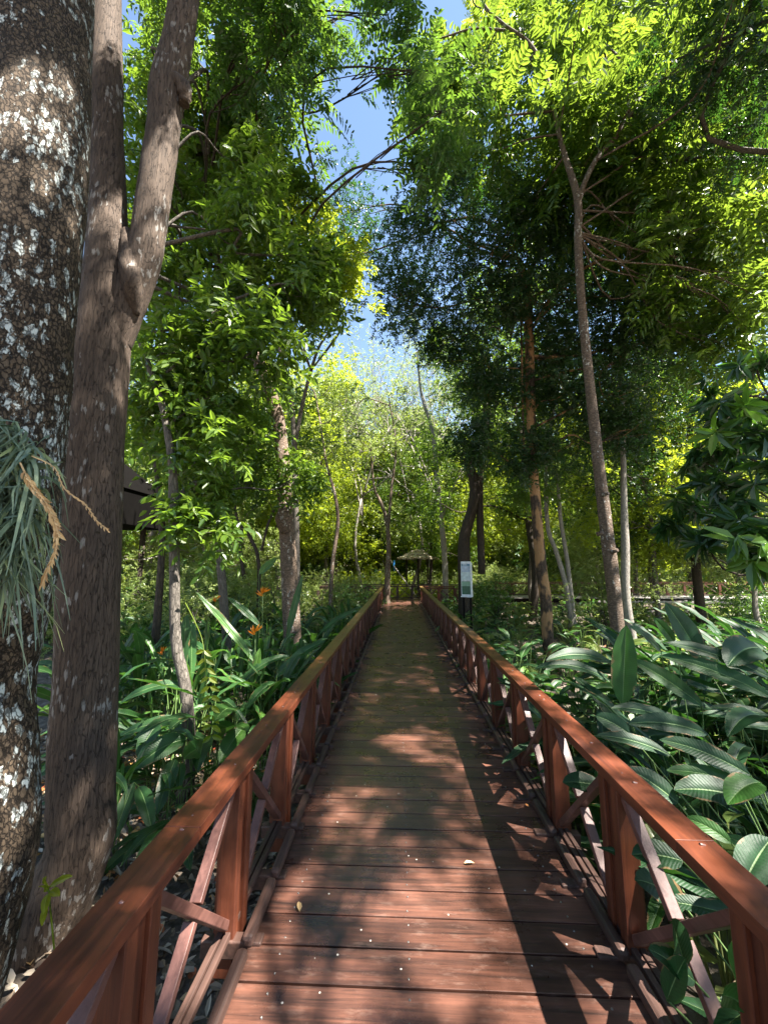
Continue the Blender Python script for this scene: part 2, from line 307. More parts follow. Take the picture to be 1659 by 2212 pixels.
def litter():
    mb = MB(); N = 16000; q = np.random.default_rng(3)
    x = np.concatenate([q.uniform(-5, -.6, 9000), q.uniform(-9, 9, 7000)]); y = np.concatenate([q.uniform(.3, 5.5, 9000), q.uniform(4, 22, 7000)])
    k = len(x); z = ground_h(x, y) + q.uniform(.008, .045, k)
    a = q.uniform(0, 6.28, k); D = np.stack([np.cos(a), np.sin(a), q.normal(0, .25, k)], 1); Nn = nrm(np.stack([q.normal(0, .4, k), q.normal(0, .4, k), np.ones(k)], 1))
    mb.leaves(np.stack([x, y, z], 1), D, Nn, q.uniform(.04, .12, k), q.uniform(.02, .05, k), q.random(k) ** 1.0, .35, droop=-.15)
    tag(mb.build('leaf_litter', LF['litter']), 'dry brown and grey fallen leaves covering the forest floor beside the boardwalk', 'leaf litter', kind='stuff')
litter()

# ------------------------------------------------------------------ boardwalk
XL, XR = -.645, .91; Y0, Y1 = -1.644, 18.6; PITCH = .155
bw = empty('boardwalk', (0, 0, 0)); tag(bw, 'dark reddish wooden boardwalk of cross planks running straight into the woods', 'boardwalk')
d = MB(); sc = MB(); y = Y0; q = random.Random(4)
while y < Y1:
    d.box(((XL + XR) / 2 + q.uniform(-.004, .004), y + PITCH / 2, -.016 + q.uniform(-.0015, .0015)), (XR - XL + .05, PITCH - .009 + q.uniform(-.001, .001), .03), r=q.random())
    if y < 7:
        for sx in (-.52, .03, .79):
            for dy in (.035, .115):
                d.tube([(sx + q.uniform(-.006, .006), y + dy, -.004), (sx, y + dy, .0015)], [.005, .005], 8, m=1)
    y += PITCH
# cross platform at the end
y = Y1
while y < 20.25:
    d.box((.2, y + PITCH / 2, -.016), (8.4, PITCH - .009, .03), r=q.random()); y += PITCH
d.build('deck', [WD['deck'], plain('screw_metal', (.20, .19, .18), .4, .8)], bw, .003)
for sx in (-.5, .1, .75):
    j = MB(); j.box((sx, (Y0 + 20.2) / 2, -.12), (.07, 20.2 - Y0, .17)); j.build('joist', WD['dark'], bw)
for k in range(14):
    yy = -.4 + k * 1.5
    for sx in (-.5, .75):
        j = MB(); j.tube([(sx, yy, -.21), (sx, yy, -.8)], [.06, .065], 10); j.build('pile', WD['dark'], bw)

RH = .72
def railing(name, x, side, y0, y1, label, kerbx):
    """side = +1: the deck lies towards +x"""
    root = empty(name, (x, 0, 0)); tag(root, label, 'railing')
    h = MB(); yy = y0
    while yy < y1 - .01:
        e = min(yy + 3.0, y1); h.box((0, (yy + e) / 2, RH - .0225), (.13, e - yy - .002, .045), r=random.random()); yy = e
    rq = random.Random(int(abs(x) * 50)); yp = y0 + .2
    while yp < min(y1, 8): h.tube([(rq.uniform(-.02, .02), yp, RH - .003), (0, yp, RH + .0008)], [.0055, .0055], 8, m=1); yp += rq.choice((.30, .375, .08))
    h.build('handrail', [WD['rail'], WD['brace']], root, .008)
    u = MB(); u.box((0, (y0 + y1) / 2, RH - .06), (.05, y1 - y0 - .01, .028)); u.build('top_batten', WD['post'], root, .003)
    b = MB()
    for dx in (-.017, .017): b.box((dx, (y0 + y1) / 2, .028), (.026, y1 - y0, .028))
    b.build('bottom_rail', WD['kerb'], root, .004)
    kb = MB(); yy = y0; kx = kerbx - x
    while yy < y1 - .3:
        kb.box((kx, yy + .1875, .022), (.05, .335, .05), r=random.random()); yy += .375
    kb.build('kerb_beam', WD['kerb'], root, .016)
    n = int((y1 - 1.245 - .05) / .755) + 4; f = None; br = None; bl = None
    for k in range(n):
        yc = 1.245 + .755 * (k - 3)
        if yc > y1: break
        if f is None:
            p = MB()
            for dy in (-.055, .055): p.box((0, dy, .26), (.085, .052, .80), r=.3 if dy < 0 else .7)
            p.box((0, 0, .26), (.055, .058, .798), r=.2)
            p.box((-side * .052, 0, .26), (.018, .11, .80), r=.5)
            f = p.build('post', WD['post'], root, .004); f.location = (0, yc, 0)
            q1 = MB(); a = (0, .084, .63); c = (0, .671, .07); q1.bar(a, c, .034, .045, up=(1, 0, 0)); br = q1.build('brace', WD['brace'], root, .003); br.location = (side * .0, yc, 0)
            q2 = MB(); mid = np.array([0, .3775, .35]); A = np.array([0, .084, .07]); B = np.array([0, .671, .63]); dd = nrm(B - A)
            q2.bar(A, mid - dd * .0245, .0335, .045, up=(1, 0, 0)); q2.bar(mid + dd * .0245, B, .0335, .045, up=(1, 0, 0)); b2 = q2.build('brace', WD['brace'], root, .003); b2.location = (0, yc, 0)
            q3 = MB(); q3.box((side * .035, 0, -.022), (.27, .055, .07), r=.8); bl = q3.build('cross_block', WD['kerb'], root, .006); bl.location = (0, yc - .065, 0)
            blk = [bl]
        else:
            c = f.copy(); link(c, root); c.location = (0, yc, 0)
            if yc + .7 < y1:
                for s_ in (br, b2): c = s_.copy(); link(c, root); c.location = (0, yc, 0)
            c = bl.copy(); link(c, root); c.location = (0, yc - .065, 0)
        if k < n - 2:
            c = bl.copy(); link(c, root); c.location = (0, yc + .30, 0)
    return root
rl = railing('railing', -.785, 1, -1.5, 18.5, 'reddish timber railing with crossed braces along the left side of the boardwalk', -.672)
rr_ = railing('railing', 1.005, -1, -1.5, 18.5, 'reddish timber railing with crossed braces along the right side of the boardwalk', .937)
# railings of the cross platform, built in their own frame and turned across
def cross_rail(xa, xb, yc, label, z=0.0, name='railing', rail='rail', post='post', mid=True, step=.75):
    root = empty(name, (xa, yc, z)); tag(root, label, 'railing'); L = xb - xa
    h = MB(); h.box((L / 2, 0, RH - .0225), (L, .12, .045)); h.build('handrail', WD[rail], root, .006)
    b = MB(); b.box((L / 2, 0, .05), (L, .05, .05)); b.build('bottom_rail', WD['kerb'], root, .004)
    if mid: b = MB(); b.box((L / 2, -.03, RH - .1), (L, .03, .06)); b.build('top_batten', WD[rail], root, .004)
    k = 0; x = .05
    while x < L:
        p = MB(); p.box((0, 0, .26), (.13, .07, .80)); o = p.build('post', WD[post], root, .004) if k == 0 else f.copy()
        if k == 0: f = o
        else: link(o, root)
        o.location = (x, 0, 0)
        if x + step < L:
            if k == 0:
                q1 = MB(); q1.bar((.07, 0, .08), (step - .07, 0, .62), .03, .04, up=(0, 1, 0)); g1 = q1.build('brace', WD['brace'], root); g1.location = (x, 0.02, 0)
                q2 = MB(); q2.bar((.07, 0, .62), (step - .07, 0, .08), .03, .04, up=(0, 1, 0)); g2 = q2.build('brace', WD['brace'], root); g2.location = (x, -.02, 0)
            else:
                for g in (g1, g2): c = g.copy(); link(c, root); c.location = (x, g.location.y, 0)
        x += step; k += 1
cross_rail(-3.9, 4.3, 20.2, 'timber railing crossing the far end of the boardwalk, facing the camera', rail='kerb', post='kerb')
cross_rail(-3.9, -.83, 18.55, 'short timber railing turning left at the far end of the boardwalk', rail='kerb', post='kerb')
cross_rail(1.05, 4.3, 18.55, 'short timber railing turning right at the far end of the boardwalk')
# fallen leaves on the deck
for (px, py, Y, r, a, lab) in ((650, 1882, 2.06, .95, 1.9, 'small yellowish fallen leaf lying on the near planks at the left'), (1000, 1790, 2.4, .9, 0.1, 'curled yellow fallen leaf lying across a plank gap on the right half of the deck')):
    p = P(px, py, 1.65 * 830 / (py - 1223)); mb = MB()
    mb.leaves(np.array([[0, 0, .006]]), np.array([[math.cos(a), math.sin(a), .12]]), np.array([[.1, .1, 1.]]), .06, .026, .8, .3)
    o = mb.build('fallen_leaf', LF['husk']); o.location = (p[0], p[1], 0.0); tag(o, lab, 'leaf')
mb = MB(); qq = np.random.default_rng(8); k = 60
mbp = np.stack([qq.uniform(-.6, .88, k), qq.uniform(2, 17, k), np.full(k, .006)], 1); a = qq.random(k) * 6.28
for i in range(34):
    m1 = MB(); m1.leaves(np.zeros((1, 3)), np.array([[math.cos(a[i]), math.sin(a[i]), .1]]), np.array([[.1, 0, 1.]]), float(qq.uniform(.018, .06)), float(qq.uniform(.01, .024)), float(qq.random()), .3)
    o = m1.build('fallen_leaf', LF['litter']); o.location = mbp[i]; tag(o, 'tiny dry leaf fragment scattered on the boardwalk planks', 'leaf', 'leaf fragments scattered on the deck')

# ------------------------------------------------------------------ foliage engine
def pts_in_blobs(q, blobs, n, clump=9, shell=.35):
    """blobs: (k,4) centre+radius -> n points per blob gathered into sub clumps"""
    blobs = np.asarray(blobs, float); k = len(blobs)
    cdir = nrm(q.normal(size=(k, clump, 3))); cr = q.uniform(.25, 1, (k, clump, 1)) ** .5
    cc = blobs[:, None, :3] + cdir * cr * blobs[:, None, 3:4] * np.array([1, 1, .8])
    idx = q.integers(0, clump, (k, n)); c = np.take_along_axis(cc, idx[..., None], 1)
    p = c + q.normal(size=(k, n, 3)) * blobs[:, None, 3:4] * .30
    return p.reshape(-1, 3), np.repeat(blobs[:, None, :], n, 1).reshape(-1, 4)
def sprays(mb, q, p, ctr, K, Ls, L, Wd, droop=.35, noise=.25, up=.2, rn=(0, 1), horiz=1.0, r0=None):
    n = len(p); out = p - ctr[:, :3]; d = nrm(nrm(out) * .7 + q.normal(size=(n, 3)) * .7 + np.array([0, 0, up])) * np.array([1, 1, 1 / horiz]); d = nrm(d)
    Ls = Ls * q.uniform(.7, 1.25, n); t = (np.arange(K) // 2 + .6) / (K / 2 + .2); t = t[None, :, None]
    base = p[:, None] + d[:, None] * t * Ls[:, None, None] + np.array([0, 0, -1]) * droop * Ls[:, None, None] * t ** 2
    tan = nrm(d[:, None] + np.array([0, 0, -2.]) * droop * t)
    upv = nrm(np.array([0, 0, 1.]) + q.normal(size=(n, 1, 3)) * .35); sd = nrm(np.cross(tan, upv)); sg = np.where(np.arange(K) % 2 == 0, 1., -1.)[None, :, None]
    ld = nrm(tan * .55 + sd * sg * .8 + np.array([0, 0, -.22]) + q.normal(size=(n, K, 3)) * noise)
    nn = nrm(np.cross(sd, tan) + q.normal(size=(n, K, 3)) * noise)
    rb = q.uniform(rn[0], rn[1], (n, 1)) if r0 is None else r0[:, None]
    rr = np.clip(rb * .7 + q.uniform(rn[0], rn[1], (n, K)) * .3, 0, 1)
    sc = q.uniform(.75, 1.15, (n, K)) * (1 - .25 * np.abs(t[..., 0] - .5) * 2)
    mb.leaves(base.reshape(-1, 3), ld.reshape(-1, 3), nn.reshape(-1, 3), (L * sc).ravel(), (Wd * sc).ravel(), rr.ravel())
    # rachis as a thin crossed strip
    e = p + d * Ls[:, None] - np.array([0, 0, 1]) * droop * Ls[:, None]; s2 = nrm(np.cross(d, [0, 0, 1.])) * .0022; mdl = p + d * Ls[:, None] * .5 - np.array([0, 0, 1]) * droop * Ls[:, None] * .25
    V = np.stack([p - s2, p + s2, mdl + s2, mdl - s2, e + s2 * .5, e - s2 * .5], 1); b = np.arange(n)[:, None, None] * 6
    mb.add(V, b + np.array([[0, 1, 2, 3], [3, 2, 4, 5]])[None], .35)
def rosettes(mb, q, p, K, L, Wd, rn=(0, 1), bias=None):
    n = len(p); ax = nrm(q.normal(size=(n, 3)) * .5 + np.array([0, 0, .5]) + (0 if bias is None else np.array(bias)))
    a = q.uniform(0, 6.28, (n, K)) ; o1 = nrm(np.cross(ax, q.normal(size=(n, 3)))); o2 = np.cross(ax, o1)
    rad = np.cos(a)[..., None] * o1[:, None] + np.sin(a)[..., None] * o2[:, None]
    el = q.uniform(-.25, .6, (n, K, 1)); d = nrm(rad + ax[:, None] * el + np.array([0, 0, -.35])); nn = nrm(ax[:, None] + q.normal(size=(n, K, 3)) * .25)
    r = np.clip(np.repeat(q.uniform(rn[0], rn[1], (n, 1)), K, 1) + q.normal(0, .08, (n, K)), 0, 1)
    s_ = q.uniform(.65, 1.1, (n, K))
    b0 = p[:, None] + ax[:, None] * q.uniform(-.06, .02, (n, K, 1))
    mb.leaves(b0.reshape(-1, 3), d.reshape(-1, 3), nn.reshape(-1, 3), (L * s_).ravel(), (Wd * s_).ravel(), r.ravel(), .2, droop=.3)
def limbs(mb, q, trunk_pts, blobs, r0=.03, twigs=6, wig=.12):
    T = np.asarray(trunk_pts)
    for b in np.asarray(blobs):
        c = b[:3]; dz = T[:, 2] - c[2] + .4; dd = np.linalg.norm(T - c, axis=1) + np.maximum(dz, 0) * 4; s_ = T[np.argmin(dd)]
        L = np.linalg.norm(c - s_); m1 = s_ + (c - s_) * .35 + q.normal(size=3) * L * wig + np.array([0, 0, L * .05]); m2 = s_ + (c - s_) * .7 + q.normal(size=3) * L * wig * .7
        ra = min(r0, .006 + L * .010); mb.tube([s_, m1, m2, c], [ra, ra * .8, ra * .55, ra * .3], 6, sub=4)
        for _ in range(twigs):
            e = c + nrm(q.normal(size=3)) * b[3] * q.uniform(.6, 1.1); st = m2 + (c - m2) * q.random(); mm = (st + e) / 2 + q.normal(size=3) * b[3] * .12
            mb.tube([st, mm, e], [ra * .3, ra * .2, .002], 4, sub=2)
KIND = { # K leaflets, spray len, leaf L, leaf W, droop, noise
 'pinnate': (14, .34, .095, .036, .35, .14), 'bigpin': (14, .42, .13, .050, .45, .12), 'simple': (9, .26, .11, .045, .35, .40),
 'small': (10, .20, .070, .032, .25, .45), 'far': (8, .5, .20, .10, .25, .6), 'farsmall': (8, .42, .155, .075, .25, .6)}
SUNLIT = [(.05, 1.75, .55, .2), (.1, 2.25, .35, .2), (-.45, 2.05, .12, .2), (-.3, 2.95, .2, .25), (.1, 3.9, .28, .15), (-.25, 3.4, .15, .15), (-2.0, 2.6, .10, .14)]
def open_to_sun(p):
    """gaps in the high canopy through which the sun reaches the near planks"""
    h = p - np.array(sv) * ((p[:, 2:3] - .1) / sv.z); bad = np.zeros(len(p), bool)
    for cx, cy, rx, ry in SUNLIT: bad |= ((h[:, 0] - cx) / (rx + .03)) ** 2 + ((h[:, 1] - cy) / (ry + .05)) ** 2 < 1
    return ~(bad & (p[:, 2] > 5))
def crown(q, blobs, n, kind, rn=(0, 1), scale=1.0, clump=9):
    mb = MB(); K, Ls, L, Wd, dr, no = KIND[kind]; p, c = pts_in_blobs(q, blobs, n, clump); k = open_to_sun(p); p, c = p[k], c[k]
    sprays(mb, q, p, c, K, Ls * scale, L * scale, Wd * scale, dr, no, rn=rn); return mb
def trunkpx(mb, pts, Y, n=12, rough=.05, sub=5, seed=1, dz=None):
    """pts: (px, py, width px[, Y])"""
    V = []; r = []
    for t in pts:
        yy = t[3] if len(t) > 3 else Y; V.append(P(t[0], t[1], yy)); r.append(t[2] / 2 * mpp(t[0], yy) * math.hypot(1, 0))
    V = np.array(V); mb.tube(V, r, n, rough, sub=sub, seed=seed); return smooth(V, np.array(r), sub)[0]
def foot(t, px, Y, w, flare=1.35):
    """prepend a base point on the ground for a trunk"""
    p = P(px, 1223, Y); g = ground_h(p[0], Y) - .12
    d = g - CAM_H; # pixel row of the ground under it
    c = CM.T @ np.array([p[0], Y, d]); py = 1106 - 830 * c[1] / -c[2]; pxx = 829.5 + 830 * c[0] / -c[2]
    return [(pxx, py, w * flare, Y)] + list(t)
GAPS = [(600, 225, 850, 330), (660, 320, 840, 400), (432, -10, 480, 120), (715, 110, 765, 230), (885, -10, 950, 80), (640, 180, 760, 230)]
def open_gap(b):
    k = []
    for x in b:
        c = CM.T @ (x[:3] - np.array([0, 0, CAM_H])); px = 829.5 + 830 * c[0] / -c[2]; py = 1106 - 830 * c[1] / -c[2]; m = .50 * x[3] * 830 / -c[2]
        k.append(not any(g[0] - m < px < g[2] + m and g[1] - m < py < g[3] + m for g in GAPS))
    return np.asarray(b)[k]
def cells(q, rows, Y, jy=.8, rpx=68, ch='x', y0=0):
    out = []
    for i, r in enumerate(rows):
        for j, c in enumerate(r):
            if c in ch:
                yy = Y + q.uniform(-jy, jy); px = j * 100 + 50 + q.uniform(-22, 22); py = y0 + i * 100 + 50 + q.uniform(-22, 22)
                rp = 1.14 * rpx * (1 if c == ch[0] else .62); out.append([*P(px, py, yy), rp * yy / 830])
    return open_gap(out)
def tree(name, label, group, trunk_mb, bkmat, crowns, cat='tree'):
    """crowns: list of (mb, leafmat)"""
    V = trunk_mb.V[0]; base = V[:trunk_mb.ringn].mean(0) if hasattr(trunk_mb, 'ringn') else V[:8].mean(0)
    root = empty(name, base); tag(root, label, cat, group)
    for mbx, mt, nm in [(trunk_mb, bkmat, 'trunk')] + [(c, m_, 'crown') for c, m_ in crowns]:
        mbx.V = [v - base for v in mbx.V]; mbx.build(nm, mt, root)
    return root

Q = np.random.default_rng(21)
# ---- great lichen trunk, far left
t = MB(); tp = trunkpx(t, foot([(-75, 1900, 330), (-62, 1500, 318), (-12, 1223, 312), (14, 900, 322), (50, 500, 338), (76, 100, 352), (100, -500, 380), (100, -1100, 380)], -90, 1.8, 340, 1.25), 1.8, 48, .03, 14, 3)
bl = np.array([[-3.4, 1.2, 9.0, 1.1], [-4.2, 2.6, 9.2, 1.3], [-3.0, 2.2, 10.6, 1.1]])
limbs(t, Q, tp[-20:], bl, .09, 5)
tree('tree', 'thick tree at the left edge with cracked bark covered in white lichen', None, t, BK['lichen'], [(crown(Q, bl, 260, 'pinnate'), LF['mid'])])
# ---- forked brown tree
t = MB(); tp = trunkpx(t, foot([(165, 1850, 150), (178, 1700, 150), (190, 1400, 147), (203, 1000, 150), (222, 760, 146), (234, 620, 134), (234, 480, 106), (232, 300, 94), (230, 100, 92), (228, -300, 92), (230, -900, 80)], 150, 2.6, 165, 1.3), 2.6, 40, .03, 12, 9)
tb = trunkpx(t, [(238, 740, 110), (272, 660, 100), (305, 580, 92), (322, 500, 90), (340, 380, 92), (355, 270, 90), (362, 190, 96), (385, 90, 86), (398, 0, 84), (420, -250, 84), (440, -800, 80)], 2.62, 32, .035, 9, 12)
t.tube([P(272, 500, 2.58), P(282, 560, 2.55), P(290, 620, 2.54), P(292, 680, 2.6)], np.array([20, 36, 36, 14]) * 2.6 / 830 * .62, 20, .2, sub=7, seed=3)
t.tube([P(350, 175, 2.62), P(396, 192, 2.6), P(400, 225, 2.6)], np.array([40, 30, 16]) * 2.6 / 830 * .75, 16, .14, sub=6, seed=5)
bl = np.array([[-2.4, 3.4, 9.6, .9], [-1.9, 4.2, 9.8, .9], [-3.2, 3.9, 9.6, 1.0]])
limbs(t, Q, np.concatenate([tp[-20:], tb[-20:]]), bl, .07, 5)
tree('tree', 'forked tree with smooth brown bark, second from the left edge, dappled with sun', None, t, BK['brown'], [(crown(Q, bl, 220, 'pinnate'), LF['mid'])])

# ---- left column: slim stem in front of the lance leaf bed, leafy from top to bottom
rowsA = ["                 ",
         "   x             ",
         "   xx            ",
         "   xxo           ",
         "   xxx           ",
         "   xxxo          ",
         "   xxxx          ",
         "   xxx           ",
         "   xx            ",
         "   xx            ",
         "    o            ",
         "    o            "]
bl = cells(Q, rowsA, 4.9, 1.0, 66, 'xo')
t = MB(); tp = trunkpx(t, foot([(408, 1680, 30), (402, 1500, 27), (380, 1380, 24), (378, 1200, 25), (376, 1080, 25), (372, 1000, 20), (352, 880, 18), (318, 780, 16), (300, 700, 14), (320, 560, 12), (360, 400, 10), (380, 200, 8)], 405, 3.9, 30, 1.2), 3.9, 14, .05, 6, 2)
limbs(t, Q, tp[30:], bl, .03, 7)
tree('slim_tree', 'slim crooked leafy tree standing just behind the left railing, nearest of the thin stems', None, t, BK['grey'], [(crown(Q, bl, 90, 'simple', scale=1.3), LF['mid'])])
# ---- second slim tree
rowsA2 = ["   xx            ",
          "   oxx           ",
          "    xxo          ",
          "    xx           ",
          "    xxo          ",
          "    x            ",
          "    x            ",
          "    o            ",
          "    xo           ",
          "    oo           ",
          "    ooo          "]
bl = cells(Q, rowsA2, 6.0, 1.0, 66, 'xo')
t = MB(); tp = trunkpx(t, foot([(492, 1440, 20), (482, 1280, 20), (470, 1150, 17), (458, 1000, 16), (455, 900, 15), (468, 760, 13), (480, 600, 11), (500, 400, 9), (480, 200, 7)], 490, 6.2, 20, 1.2), 6.2, 12, .05, 6, 4)
limbs(t, Q, tp[20:], bl, .03, 7)
tree('slim_tree', 'thin dark stemmed tree between the slim crooked tree and the sun-spotted brown trunk', None, t, BK['grey'], [(crown(Q, bl, 90, 'simple', scale=1.3), LF['mid'])])
# ---- main mid left trunk
rowsB = ["     xxx         ",
         "     xxo         ",
         "     oo          ",
         "                 ",
         "                 ",
         "                 ",
         "     oo          "]
bl = cells(Q, rowsB, 5.0, .8, 70, 'xo')
t = MB(); tp = trunkpx(t, foot([(632, 1400, 38), (628, 1300, 38), (622, 1180, 35), (615, 1060, 33), (610, 980, 31), (597, 890, 30), (565, 800, 29), (532, 715, 28), (508, 670, 27), (488, 630, 24), (470, 560, 20), (455, 420, 15), (480, 250, 11), (520, 100, 8)], 634, 7.0, 40, 1.25), 7.0, 22, .05, 7, 7)
t.tube([P(616, 1085, 6.85), P(612, 1120, 6.83), P(618, 1150, 6.9)], np.array([12, 19, 9]) * 7 / 830, 10, .2, sub=4, seed=8)
limbs(t, Q, tp[50:], bl, .04, 7)
tree('tree', 'leaning brown trunk spotted with sunlight behind the left railing, with a burl at mid height', None, t, BK['ringed'], [(crown(Q, bl, 95, 'pinnate', scale=1.15), LF['bluish'])])
# ---- thin forked pale tree with yellow-green crown
rowsC = ["                 ",
         "                 ",
         "                 ",
         "     oxo         ",
         "      xx         ",
         "      xo         ",
         "      ox         "]
bl = cells(Q, rowsC, 5.6, .5, 62, 'xo')
t = MB(); tp = trunkpx(t, foot([(642, 1250, 14), (640, 1100, 13), (637, 1000, 13), (634, 920, 12), (622, 820, 10), (600, 740, 8), (588, 690, 6), (600, 560, 5), (620, 430, 4)], 646, 8.0, 14, 1.2), 8.0, 10, .05, 5, 4)
tb = trunkpx(t, [(638, 960, 10), (648, 900, 10), (664, 830, 9), (685, 760, 7), (705, 725, 5), (760, 640, 3), (770, 620, 2)], 8.0, 8, .05, 5, 6)
limbs(t, Q, np.concatenate([tp[30:], tb[12:]]), bl, .02, 6)
tree('slim_tree', 'thin forked grey tree with a light yellow-green crown against the sky gap', None, t, BK['grey'], [(crown(Q, bl, 110, 'simple', (.2, 1)), LF['lime'])])

# ---- hanging leaves at the top centre belong to a tree of their own (trunk behind the mid left stems)
rowsH = ["     xx oo       ",
         "     xo ox       ",
         "      o ox       ",
         "        oo       "]
bl = cells(Q, rowsH, 4.6, .5, 55, 'xo'); 
bl = np.concatenate([bl, [[-1.6, 4.6, 9.2, .9], [-2.2, 5.4, 9.2, .9]]])
t = MB(); tp = trunkpx(t, foot([(350, 1200, 16), (345, 1060, 16), (338, 900, 14), (380, 500, 12), (470, 200, 10), (560, 20, 8), (700, -200, 7)], 348, 5.6, 20, 1.2), 5.6, 10, .05, 6, 14)
limbs(t, Q, tp[18:], bl, .03, 8)
tree('tree', 'dark slender tree beside the hut, its leaves hanging into the sky gap', None, t, BK['dark'], [(crown(Q, bl, 46, 'bigpin'), LF['bluish'])])

# ---- right: tall slender tree with compound leaves
rowsE = ["          xxxoooo",
         "         xxxxoooo",
         "         oxxxxooo",
         "          xxxxxxx",
         "           oxxxxx",
         "             xxxx",
         "              oxx",
         "               ox"]
bl = cells(Q, rowsE, 7.2, .7, 60, 'xo'); bl2 = np.array([[4.4, 3.2, 9.5, 1.0], [3.4, 4.4, 10.2, 1.0], [5.4, 4.8, 10.0, 1.1], [4.6, 6.6, 10.8, 1.1], [6.2, 7.6, 11, 1.2]])
t = MB(); tp = trunkpx(t, foot([(1336, 1380, 30), (1322, 1250, 31), (1304, 1100, 28), (1286, 950, 25), (1268, 780, 22), (1255, 640, 20), (1248, 520, 19), (1247, 430, 19), (1222, 345, 13), (1207, 290, 12), (1195, 230, 11), (1175, 150, 10), (1140, 90, 8), (1085, 50, 7), (1040, 0, 6), (1000, -120, 6)], 1340, 6.3, 34, 1.25), 6.3, 20, .045, 7, 31)
tb = trunkpx(t, [(1247, 440, 16), (1262, 395, 14), (1290, 340, 13), (1335, 290, 12), (1360, 250, 11), (1420, 190, 10), (1480, 140, 9), (1540, 60, 8), (1580, -60, 7)], 6.3, 12, .04, 6, 33)
tc = trunkpx(t, [(1360, 250, 8), (1352, 190, 7), (1340, 130, 6), (1300, 90, 5)], 6.3, 8, .04, 4, 34)
td = trunkpx(t, [(1195, 240, 7), (1140, 245, 6), (1090, 250, 4)], 6.3, 8, .04, 4, 35)
te = trunkpx(t, [(1090, 65, 6), (1020, 62, 5), (940, 85, 4), (840, 92, 3)], 6.0, 8, .04, 4, 36)
for (kx, ky) in ((1330, 1188), (1310, 1065), (1298, 1150)):
    t.tube([P(kx - 8, ky + 4, 6.2), P(kx + 4, ky, 6.12)], np.array([5, 3.5]) * 6.3 / 830, 10, .1)
limbs(t, Q, np.concatenate([tp[50:], tb, tc, td, te]), np.concatenate([bl, bl2]), .02, 6)
tree('tree', 'tall slender grey tree right of the boardwalk, forking high up under the brightest leaves', None, t, BK['ringed'], [(crown(Q, np.concatenate([bl, bl2]), 52, 'bigpin', scale=1.5), LF['green'])])
# ---- bright leaves higher and further behind it
rowsG = ["          ooxxxxx",
         "            xxxxx",
         "            xxxxx",
         "             xxxx",
         "             oxxx",
         "              oxx"]
bl = cells(Q, rowsG, 8.6, 1.2, 66, 'xo')
t = MB(); tp = trunkpx(t, foot([(1352, 1300, 20), (1350, 1180, 19), (1347, 1080, 14), (1344, 900, 13), (1340, 740, 12), (1380, 500, 11), (1420, 250, 9), (1450, 50, 7)], 1356, 9.5, 22, 1.2), 9.5, 12, .05, 6, 41)
limbs(t, Q, tp[15:], bl, .04, 5)
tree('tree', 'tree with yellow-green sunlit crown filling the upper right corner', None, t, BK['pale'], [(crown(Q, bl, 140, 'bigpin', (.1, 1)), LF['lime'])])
# ---- dark dense tree right of centre, with peeling orange trunk
rowsD = ["                 ",
         "                 ",
         "                 ",
         "        oxxxxx   ",
         "       xxxxxxxx  ",
         "       oxxxxxxx  ",
         "        xxxxxxx  ",
         "         oxxxxx  ",
         "          oxxx   ",
         "          ooxo   "]
bl = cells(Q, rowsD, 9.0, 1.2, 70, 'xo')
t = MB(); tp = trunkpx(t, foot([(1184, 1400, 24), (1178, 1300, 25), (1170, 1230, 24), (1160, 1120, 23), (1150, 1000, 22), (1145, 850, 21), (1142, 700, 20), (1138, 640, 20), (1130, 590, 18), (1120, 560, 12)], 1186, 9.0, 27, 1.25), 9.0, 20, .06, 6, 51)
tb = trunkpx(t, [(1138, 640, 14), (1150, 580, 12), (1170, 520, 11), (1185, 470, 9), (1190, 380, 7)], 9.0, 10, .05, 5, 53)
t2 = trunkpx(t, [(1132, 1000, 5), (1128, 850, 5), (1125, 700, 5), (1118, 560, 4), (1100, 450, 3)], 8.8, 6, .1, 5, 54)
limbs(t, Q, np.concatenate([tp[30:], tb]), bl, .04, 6)
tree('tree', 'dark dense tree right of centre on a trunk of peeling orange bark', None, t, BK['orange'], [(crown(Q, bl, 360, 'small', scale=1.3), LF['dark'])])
# ---- dense right side wall of leaves
rowsF = ["                 ",
         "                 ",
         "                 ",
         "                 ",
         "              xxx",
         "             xxxx",
         "            xxxxx",
         "          xxxxxxx",
         "          xxxxxxx",
         "          oxxxxxx",
         "           oxxxxx",
         "             oxox"]
bl = cells(Q, rowsF, 12.0, 1.5, 70, 'xo')
for i, (sel, px, lab, kd, lm, bkk) in enumerate(((lambda b: b[:, 0] < 5.5, 1222, 'crooked pale stemmed tree behind the peeling orange trunk', 'small', 'mid', 'pale'), (lambda b: b[:, 0] >= 5.5, 1500, 'dark leafed tree filling the right side behind the near rosette tree', 'small', 'dark', 'dark'))):
    b_ = bl[sel(bl)]; t = MB()
    if i == 0: tp = trunkpx(t, foot([(1222, 1270, 11), (1200, 1190, 10), (1182, 1130, 9), (1180, 1000, 8), (1200, 850, 7)], 1228, 12, 12, 1.2), 12, 10, .12, 6, 61); trunkpx(t, foot([(1226, 1220, 10), (1210, 1120, 9), (1204, 1020, 8)], 1232, 12, 11, 1.2), 12, 8, .12, 5, 62)
    else: tp = trunkpx(t, foot([(1500, 1200, 20), (1490, 1000, 18), (1500, 700, 14)], 1500, 12.5, 22, 1.2), 12.5, 10, .08, 5, 63)
    limbs(t, Q, tp[6:], b_, .04, 4)
    tree('tree', lab, None, t, BK[bkk], [(crown(Q, b_, 320, kd, scale=1.2), LF[lm])])

